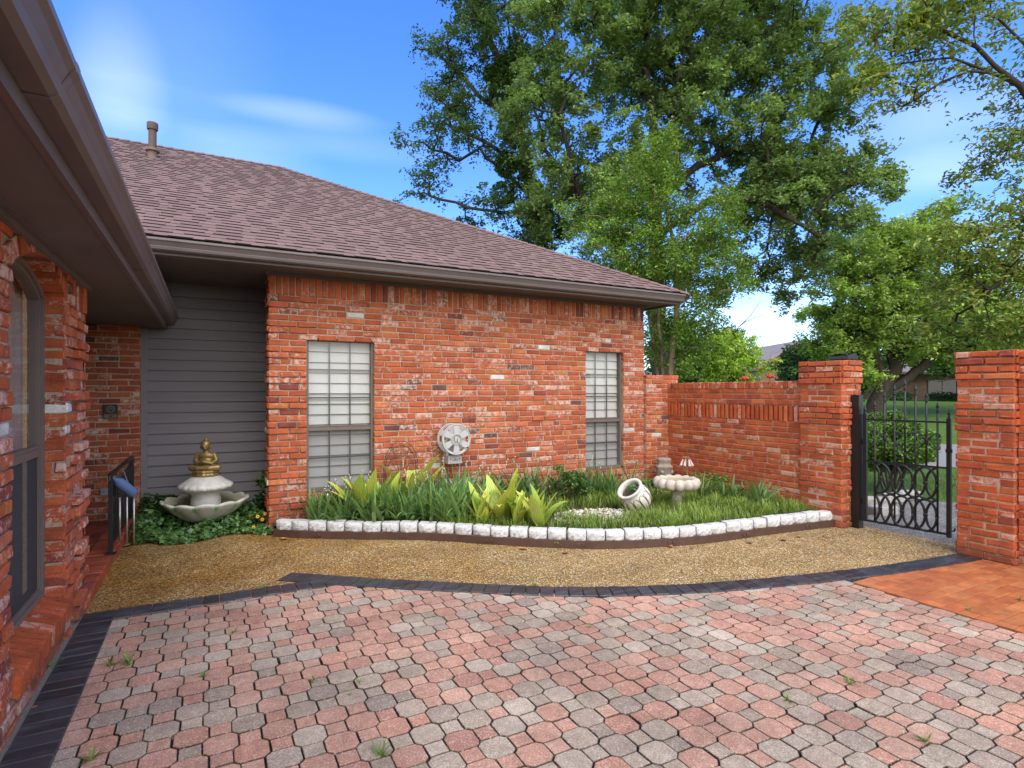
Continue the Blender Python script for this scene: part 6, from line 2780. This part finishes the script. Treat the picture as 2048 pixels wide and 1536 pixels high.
grow('olive_tree', 'nearest tree leaning in from outside the gate, with olive and bronze leaves', [(q0.x, q0.y, -.1), P(2180, 700), P(2150, 420), P(2080, 230)], clE, 225, .16, 21500, .092, OLIVE, M['bark'], 5, rcl=(.24, .24, .13), r0=.0048,
     trunks=[[P(2080, 230), P(2040, 180), P(1985, 150), P(1930, 145), P(1880, 165), P(1830, 195)], [P(2040, 180), P(1990, 135), P(1950, 90), P(1870, 60)], [P(2150, 420), P(2060, 520), P(1980, 580)], [P(2150, 420), P(2060, 420), P(1960, 480)], [P(1985, 150), P(1900, 120), P(1790, 130)], [P(2060, 200), P(2060, 100), P(2000, 40)]], maxr=.07, up=.35, droop=.15, aspect=.42, clumpvar=.35)

# small lime tree above the wall
d = 13.5
q0 = dp(1458, 0, d)
P = lambda x, y, dd=0: tuple(dp(x, y, d + dd))
clF = [(1455, 700, d, 42, 30, .6), (1430, 735, d, 32, 28, .5), (1470, 745, d, 48, 25, .6), (1490, 690, d, 25, 22, .4, .6), (1448, 780, d, 50, 30, .6)]
grow('maple_tree', 'small lime green maple rising above the garden wall with bare dark twigs on top', [(q0.x, q0.y, -.1), P(1458, 800), P(1460, 690)], clF, 70, .17, 14000, .085, [(.36, .52, .07), (.30, .46, .06), (.42, .56, .10)], M['bark'], 6, rcl=(.2, .2, .13), r0=.005,
     trunks=[[P(1460, 690), P(1478, 655), P(1500, 635), P(1525, 600)], [P(1478, 655), P(1492, 640), P(1530, 628)], [P(1458, 760), P(1485, 720), P(1500, 690)]], maxr=.05)

# dark mass of trees in the distance, each its own tree
for i, (px, py, dd, rx, ry, lab, cc) in enumerate([
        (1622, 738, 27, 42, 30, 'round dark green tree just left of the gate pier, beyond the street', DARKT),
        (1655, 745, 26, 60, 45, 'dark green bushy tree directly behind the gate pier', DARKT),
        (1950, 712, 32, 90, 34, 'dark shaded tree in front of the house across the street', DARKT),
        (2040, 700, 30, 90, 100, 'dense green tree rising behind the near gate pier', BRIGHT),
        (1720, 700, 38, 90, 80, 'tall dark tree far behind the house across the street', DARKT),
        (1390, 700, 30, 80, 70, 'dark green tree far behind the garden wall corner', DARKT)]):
    q0 = dp(px, 0, dd)
    s_ = dd / FPX
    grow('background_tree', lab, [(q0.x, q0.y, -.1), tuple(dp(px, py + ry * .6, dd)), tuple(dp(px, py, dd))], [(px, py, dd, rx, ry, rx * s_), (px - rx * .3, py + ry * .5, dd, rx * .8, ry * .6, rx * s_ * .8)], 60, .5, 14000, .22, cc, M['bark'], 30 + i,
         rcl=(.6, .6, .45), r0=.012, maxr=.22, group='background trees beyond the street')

# box bush behind the gate
q0 = gp(1785, 985, -.1)
bd = 9.0
q0 = dp(1782, 0, bd)
bx_ = thing('boxwood_bush', 'rounded clipped boxwood bush just outside the iron gate', 'bush', (q0.x, q0.y, -.1))
rng2 = np.random.default_rng(12)
cents, rads = [], []
cz = dp(1782, 872, bd).z
for k in range(46):
    d3 = rng2.normal(size=3)
    d3 /= np.linalg.norm(d3)
    rr_ = 1.0 if k < 34 else .55
    cents.append((d3[0] * .47 * rr_, d3[1] * .47 * rr_, cz + d3[2] * .36 * rr_))
    rads.append((.19, .19, .17))
V, T, Cc = leaf_cloud(cents, rads, 34000, .055, [(.17, .31, .055), (.12, .23, .045), (.08, .16, .035), (.22, .36, .07)], up=.5, aspect=.6)
fast_mesh('foliage', V, T, Cc, M['leaf'], bx_)
mb = MB()
for k in range(6):
    a = k * 1.05
    mb.tube([(0.05 * math.cos(a), .05 * math.sin(a), 0), (.16 * math.cos(a), .16 * math.sin(a), cz * .5), (.3 * math.cos(a), .3 * math.sin(a), cz)], .018, 6, (.08, .06, .045, 0))
mb.build('stems', M['plain'], bx_)

# stone edging and lawn tufts outside
random.seed(14)
for i, (px, py) in enumerate([(1752, 1012), (1785, 1004), (1815, 998), (1765, 1030)]):
    q = gp(px, py, -.02)
    mb = MB()
    bmv = []
    mb.box((-.16, -.09, 0), (.16, .09, .13), (.36, .35, .33, 0))
    o = mb.build('edging_stone', M['stone'])
    o.location = (q.x, q.y, -.03)
    o.rotation_euler = (0, 0, U(-.3, .3) - .5)
    bv = o.modifiers.new('bevel', 'BEVEL')
    bv.width = .03
    bv.segments = 3
    tag(o, ['grey rough stone outside the gate closest to the hinge post', 'grey rough stone lying in the middle of the stones outside the gate', 'farthest grey rough stone on the edge of the lawn outside the gate', 'grey rough stone on the concrete walkway in front of the other stones'][i], 'stone', 'stones outside the gate')
S = Strips()
n = 0
random.seed(44)
while n < 5200:
    x, y = U(7.0, 13.5), U(2.0, 7.5)
    if SN.dot(Vector((x, y, 0))) > 14.4 or SN.dot(Vector((x, y, 0))) < 8.6:
        continue
    g = U(.7, 1.3)
    S.blade((x, y, -.10), U(0, 2 * PI), U(.1, .7), U(.05, .10), .008, U(.3, 1.2), (.13 * g, .22 * g, .04 * g), 3)
    n += 1
tag(S.build('lawn_grass', M['blade']), 'mown green grass of the lawn seen through the gate', 'grass', kind='stuff')

# red flowers poking above the wall
for i, (px, py) in enumerate([(1489, 757), (1540, 753)]):
    q = dp(px, py, 8.6)
    t = thing('rose_bush', ['red rose head peeping over the wall close to the lime maple', 'red rose head peeping over the wall midway to the gate pier'][i], 'rose', (q.x, q.y, -.1), 0, 'red roses behind the wall')
    mb = MB()
    mb.tube([(0, 0, 0), (.02, .01, q.z * .6), (0, 0, q.z + .1)], .008, 6, (.10, .16, .05, 0))
    mb.build('stem', M['plain'], t)
    mb = MB()
    random.seed(i)
    for k in range(14):
        a = k * 2.4
        r_ = .008 + .0028 * k
        mb.ball((r_ * math.cos(a), r_ * math.sin(a), q.z + .1 + .02 - .002 * k), (.022, .022, .018), (.55, .02, .025, 0), n=8, m=5)
    mb.build('flower', M['plain'], t, True)
    V, T, Cc = leaf_cloud([(0, 0, q.z - .15)], [(.18, .18, .2)], 120, .05, GREEN_MID)
    fast_mesh('foliage', V, T, Cc, M['leaf'], t)

# ================================================================== NEIGHBOURING HOUSES
M['tanbrick'] = mat_paint('tan_brick', (0.30, 0.215, 0.14), 0.9, .25, 3, bump_scale=10, bump=.2)
M['brownbrick'] = mat_paint('brown_brick', (0.20, 0.13, 0.085), 0.9, .3, 3, bump_scale=10, bump=.2)
M['redtrim'] = mat_paint('red_trim', (0.28, 0.06, 0.05), .6)
M['greyroof'] = mat_paint('grey_roof', (0.22, 0.19, 0.18), .9, .2, 2, bump_scale=20, bump=.2)
RIGHT, FWD = Vector((CA, -SA, 0)), Vector((SA, CA, 0))


def nhouse(name, label, px0, px1, depth, wall_px, ridge_px, wallmat, roofmat, trim, gable=True, back=8.0, window=None):
    """simple gabled house standing across the street"""
    a, b = dp(px0, wall_px, depth), dp(px1, wall_px, depth)
    w = (b - a).length
    eav = a.z
    ridge = dp(px0, ridge_px, depth).z
    o = thing(name, label, 'house', (a.x, a.y, 0), -YAW)
    rows = int(eav / .09) + 1
    mb = MB()
    mb.add([(0, 0, -.2), (w, 0, -.2), (w, 0, eav), (0, 0, eav), (0, back, -.2), (w, back, -.2), (w, back, eav), (0, back, eav)], [(0, 1, 2, 3), (1, 5, 6, 2), (5, 4, 7, 6), (4, 0, 3, 7)])
    if gable:
        mb.add([(0, 0, eav), (w, 0, eav), (w / 2, 0, ridge), (0, back, eav), (w, back, eav), (w / 2, back, ridge)], [(0, 1, 2), (4, 3, 5)])
    z = -.1
    k = 0
    while z < eav - .1:
        x = -.11 * (k % 2)
        while x < w - .05:
            x0, x1 = max(x, 0.0), min(x + .215, w)
            mb.box((x0, -.012, z), (x1, -.0005, z + .07))
            x += .23
        z += .082
        k += 1
        if w > 9 or eav > 6:
            break
    mb.build('wall', wallmat, o)
    mb = MB()
    ov, th_ = .4, .14
    if gable:
        for s in (0, 1):
            x0, x1 = (-ov, w / 2) if s == 0 else (w + ov, w / 2)
            sl = (ridge - eav) / (w / 2)
            z0 = eav - ov * sl
            vs = [(x0, -ov, z0), (x1, -ov, ridge), (x1, back + ov, ridge), (x0, back + ov, z0)]
            vs += [(x, y, z + th_) for x, y, z in vs]
            mb.add(vs, [(0, 1, 2, 3), (7, 6, 5, 4), (0, 4, 5, 1), (1, 5, 6, 2), (2, 6, 7, 3), (3, 7, 4, 0)])
    else:
        vs = [(-ov, -ov, eav), (w + ov, -ov, eav), (w - 2, back / 2, ridge), (2, back / 2, ridge), (w + ov, back, eav), (-ov, back, eav)]
        mb.add(vs, [(0, 1, 2, 3), (1, 4, 2), (4, 5, 3, 2), (5, 0, 3), (0, 5, 4, 1)])
    mb.build('roof', roofmat, o)
    mb = MB()
    if gable:
        for s in (0, 1):
            x0 = -ov - .01 if s == 0 else w + ov + .01
            sl = (ridge - eav) / (w / 2)
            mb.tube([(x0, -ov - .02, eav - ov * sl + .02), (w / 2, -ov - .02, ridge + .02)], .13, 4)
    else:
        mb.box((-ov, -ov - .06, eav - .12), (w + ov, -ov - .005, eav + .03))
    mb.build('trim', trim, o)
    if window:
        x0, x1, z0, z1 = window
        mb = MB()
        mb.box((x0 - .08, -.06, z0 - .08), (x1 + .08, -.014, z0))
        mb.box((x0 - .08, -.06, z1), (x1 + .08, -.014, z1 + .08))
        mb.box((x0 - .08, -.06, z0), (x0, -.014, z1))
        mb.box((x1, -.06, z0), (x1 + .08, -.014, z1))
        mb.box(((x0 + x1) / 2 - .03, -.05, z0), ((x0 + x1) / 2 + .03, -.014, z1))
        wf = mb.build('window', trim, o)
        mb = MB()
        mb.add([(x0, -.025, z0), (x1, -.025, z0), (x1, -.025, z1), (x0, -.025, z1)], [(0, 1, 2, 3)])
        mb.add([(x0, -.015, z0), (x1, -.015, z0), (x1, -.015, z1), (x0, -.015, z1)], [(0, 1, 2, 3)])
        mb.build('pane', M['darkglass'], wf)
    return o


nhouse('neighbour_house', 'tan brick house with a red-trimmed gable showing above the garden wall', 1520, 1690, 42, 735, 683, M['tanbrick'], M['greyroof'], M['redtrim'], True, 10)
nhouse('neighbour_house', 'house with a low grey hip roof behind the garden wall corner', 1290, 1480, 34, 762, 722, M['tanbrick'], M['greyroof'], M['taupe'], False, 10)
nhouse('neighbour_house', 'brown brick house with a dark window across the street, seen through the gate', 1745, 2010, 36, 745, 690, M['brownbrick'], M['greyroof'], M['taupe'], False, 9, window=(3.55, 5.3, 1.05, 2.15))
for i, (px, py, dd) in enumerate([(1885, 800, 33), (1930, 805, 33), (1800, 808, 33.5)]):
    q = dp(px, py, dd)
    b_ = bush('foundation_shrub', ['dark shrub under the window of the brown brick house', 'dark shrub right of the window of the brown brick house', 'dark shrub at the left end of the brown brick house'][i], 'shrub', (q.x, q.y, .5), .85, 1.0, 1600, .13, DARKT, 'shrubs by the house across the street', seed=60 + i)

# ================================================================== CAMERA, SUN, SKY
cam = bpy.data.cameras.new('camera')
cam.sensor_width = 36.0
cam.lens = FPX / 2048 * 36.0
cam.shift_y = (HYP - 768.0) / 2048.0
cam.clip_start = 0.05
cam.clip_end = 2000
co = bpy.data.objects.new('camera', cam)
COL.objects.link(co)
co.location = (0, 0, EYE)
co.rotation_euler = (PI / 2, 0, -YAW)
sc.camera = co

SUN_AZ = math.radians(186)     # measured clockwise from +Y
SUN_EL = math.radians(56)
sd_ = Vector((math.sin(SUN_AZ) * math.cos(SUN_EL), math.cos(SUN_AZ) * math.cos(SUN_EL), math.sin(SUN_EL)))
sun = bpy.data.lights.new('sun', 'SUN')
sun.energy = 0.9
sun.angle = math.radians(45)
sun.color = (1.0, 0.95, 0.88)
so = bpy.data.objects.new('sun', sun)
COL.objects.link(so)
so.rotation_euler = (-sd_).to_track_quat('-Z', 'Y').to_euler()
so.location = (0, 0, 30)

w = bpy.data.worlds.new('World')
sc.world = w
w.use_nodes = True
nt = w.node_tree
nt.nodes.clear()
N = nt.nodes.new
Lk = nt.links.new
out = N('ShaderNodeOutputWorld')
bg = N('ShaderNodeBackground')
sky = N('ShaderNodeTexSky')
sky.sky_type = 'NISHITA'
sky.sun_disc = False
sky.sun_elevation = SUN_EL
sky.sun_rotation = SUN_AZ
sky.air_density = 1.0
sky.dust_density = 0.6
sky.ozone_density = 3.5
hs = N('ShaderNodeHueSaturation')
hs.inputs['Saturation'].default_value = 1.3
hs.inputs['Hue'].default_value = 0.516
Lk(sky.outputs[0], hs.inputs['Color'])
tc = N('ShaderNodeTexCoord')
sx = N('ShaderNodeSeparateXYZ')
Lk(tc.outputs['Generated'], sx.inputs[0])


def mth(op, a, b=0.0, clamp=False):
    x = N('ShaderNodeMath')
    x.operation = op
    x.use_clamp = clamp
    for i, v in enumerate((a, b)):
        if hasattr(v, 'is_output'):
            Lk(v, x.inputs[i])
        else:
            x.inputs[i].default_value = v
    return x.outputs[0]


# cloud deck projected on a high plane: thin streaks ahead, an unseen bright deck behind and overhead added as soft fill
zz = mth('ADD', mth('MAXIMUM', sx.outputs[2], 0.0), 0.22)
cx_ = mth('DIVIDE', sx.outputs[0], zz)
cy_ = mth('DIVIDE', sx.outputs[1], zz)
cb = N('ShaderNodeCombineXYZ')
Lk(cx_, cb.inputs[0])
Lk(cy_, cb.inputs[1])
mp = N('ShaderNodeMapping')
mp.inputs['Rotation'].default_value = (0, 0, math.radians(65))
mp.inputs['Scale'].default_value = (0.7, 1.5, 1)
mp.inputs['Location'].default_value = (1.7, 0.9, 0)
Lk(cb.outputs[0], mp.inputs[0])
nz = N('ShaderNodeTexNoise')
nz.inputs['Scale'].default_value = 1.1
nz.inputs['Detail'].default_value = 5
nz.inputs['Roughness'].default_value = 0.5
nz.inputs['Distortion'].default_value = 0.5
Lk(mp.outputs[0], nz.inputs['Vector'])
# white cover out of view behind the camera, added for soft frontal light
fw = mth('ADD', mth('MULTIPLY', sx.outputs[0], SA), mth('MULTIPLY', sx.outputs[1], CA))
cover = mth('MULTIPLY', mth('ADD', mth('MULTIPLY', fw, -1.0), 0.25), 0.9)
cover = mth('MAXIMUM', cover, 0.0)
wisp = mth('MULTIPLY', mth('MAXIMUM', mth('SUBTRACT', nz.outputs['Fac'], 0.58), 0.0), 0.25)


def puff(px, py, rx, ry, amp):
    """soft thin cloud centred on one direction; rx, ry half sizes in radians"""
    d0 = ray(px, py).normalized()
    h0 = d0.cross(Vector((0, 0, 1))).normalized()
    u0 = h0.cross(d0)
    out_ = None
    for v, r_ in ((h0, rx), (u0, ry)):
        dn = N('ShaderNodeVectorMath')
        dn.operation = 'DOT_PRODUCT'
        Lk(tc.outputs['Generated'], dn.inputs[0])
        dn.inputs[1].default_value = tuple(v / r_)
        q = mth('MULTIPLY', dn.outputs['Value'], dn.outputs['Value'])
        out_ = q if out_ is None else mth('ADD', out_, q)
    ahead = N('ShaderNodeVectorMath')
    ahead.operation = 'DOT_PRODUCT'
    Lk(tc.outputs['Generated'], ahead.inputs[0])
    ahead.inputs[1].default_value = tuple(d0)
    k = mth('MAXIMUM', mth('SUBTRACT', 1.0, out_), 0.0)
    k = mth('MULTIPLY', mth('POWER', k, 1.6), mth('GREATER_THAN', ahead.outputs['Value'], 0.0))
    n2 = mth('SUBTRACT', mth('MULTIPLY', nz.outputs['Fac'], 2.4), 0.5, True)
    return mth('MULTIPLY', mth('MULTIPLY', k, n2), amp)


tot = mth('ADD', wisp, cover)
for a in ((232, 195, .07, .13, .11), (330, 110, .16, .20, .03), (610, 228, .14, .025, .09), (700, 292, .22, .03, .05), (1840, 250, .16, .06, .10), (1850, 345, .14, .04, .12), (1560, 640, .20, .10, .10), (480, 330, .14, .06, .08)):
    tot = mth('ADD', tot, puff(*a))
tot = mth('MINIMUM', tot, 1.0)
mx = N('ShaderNodeMix')
mx.data_type = 'RGBA'
Lk(tot, mx.inputs[0])
Lk(hs.outputs[0], mx.inputs[6])
mx.inputs[7].default_value = (8.2, 8.0, 7.6, 1)
Lk(mx.outputs[2], bg.inputs[0])
bg.inputs['Strength'].default_value = 0.15
Lk(bg.outputs[0], out.inputs[0])

sc.view_settings.view_transform = 'Standard'
sc.view_settings.look = 'None'
sc.view_settings.gamma = 1.0
sc.view_settings.exposure = 1.36
sc.cycles.use_denoising = True
sc.cycles.max_bounces = 8
sc.cycles.transparent_max_bounces = 12
sc.cycles.diffuse_bounces = 4
sc.cycles.glossy_bounces = 3
sc.cycles.caustics_reflective = False
sc.cycles.caustics_refractive = False
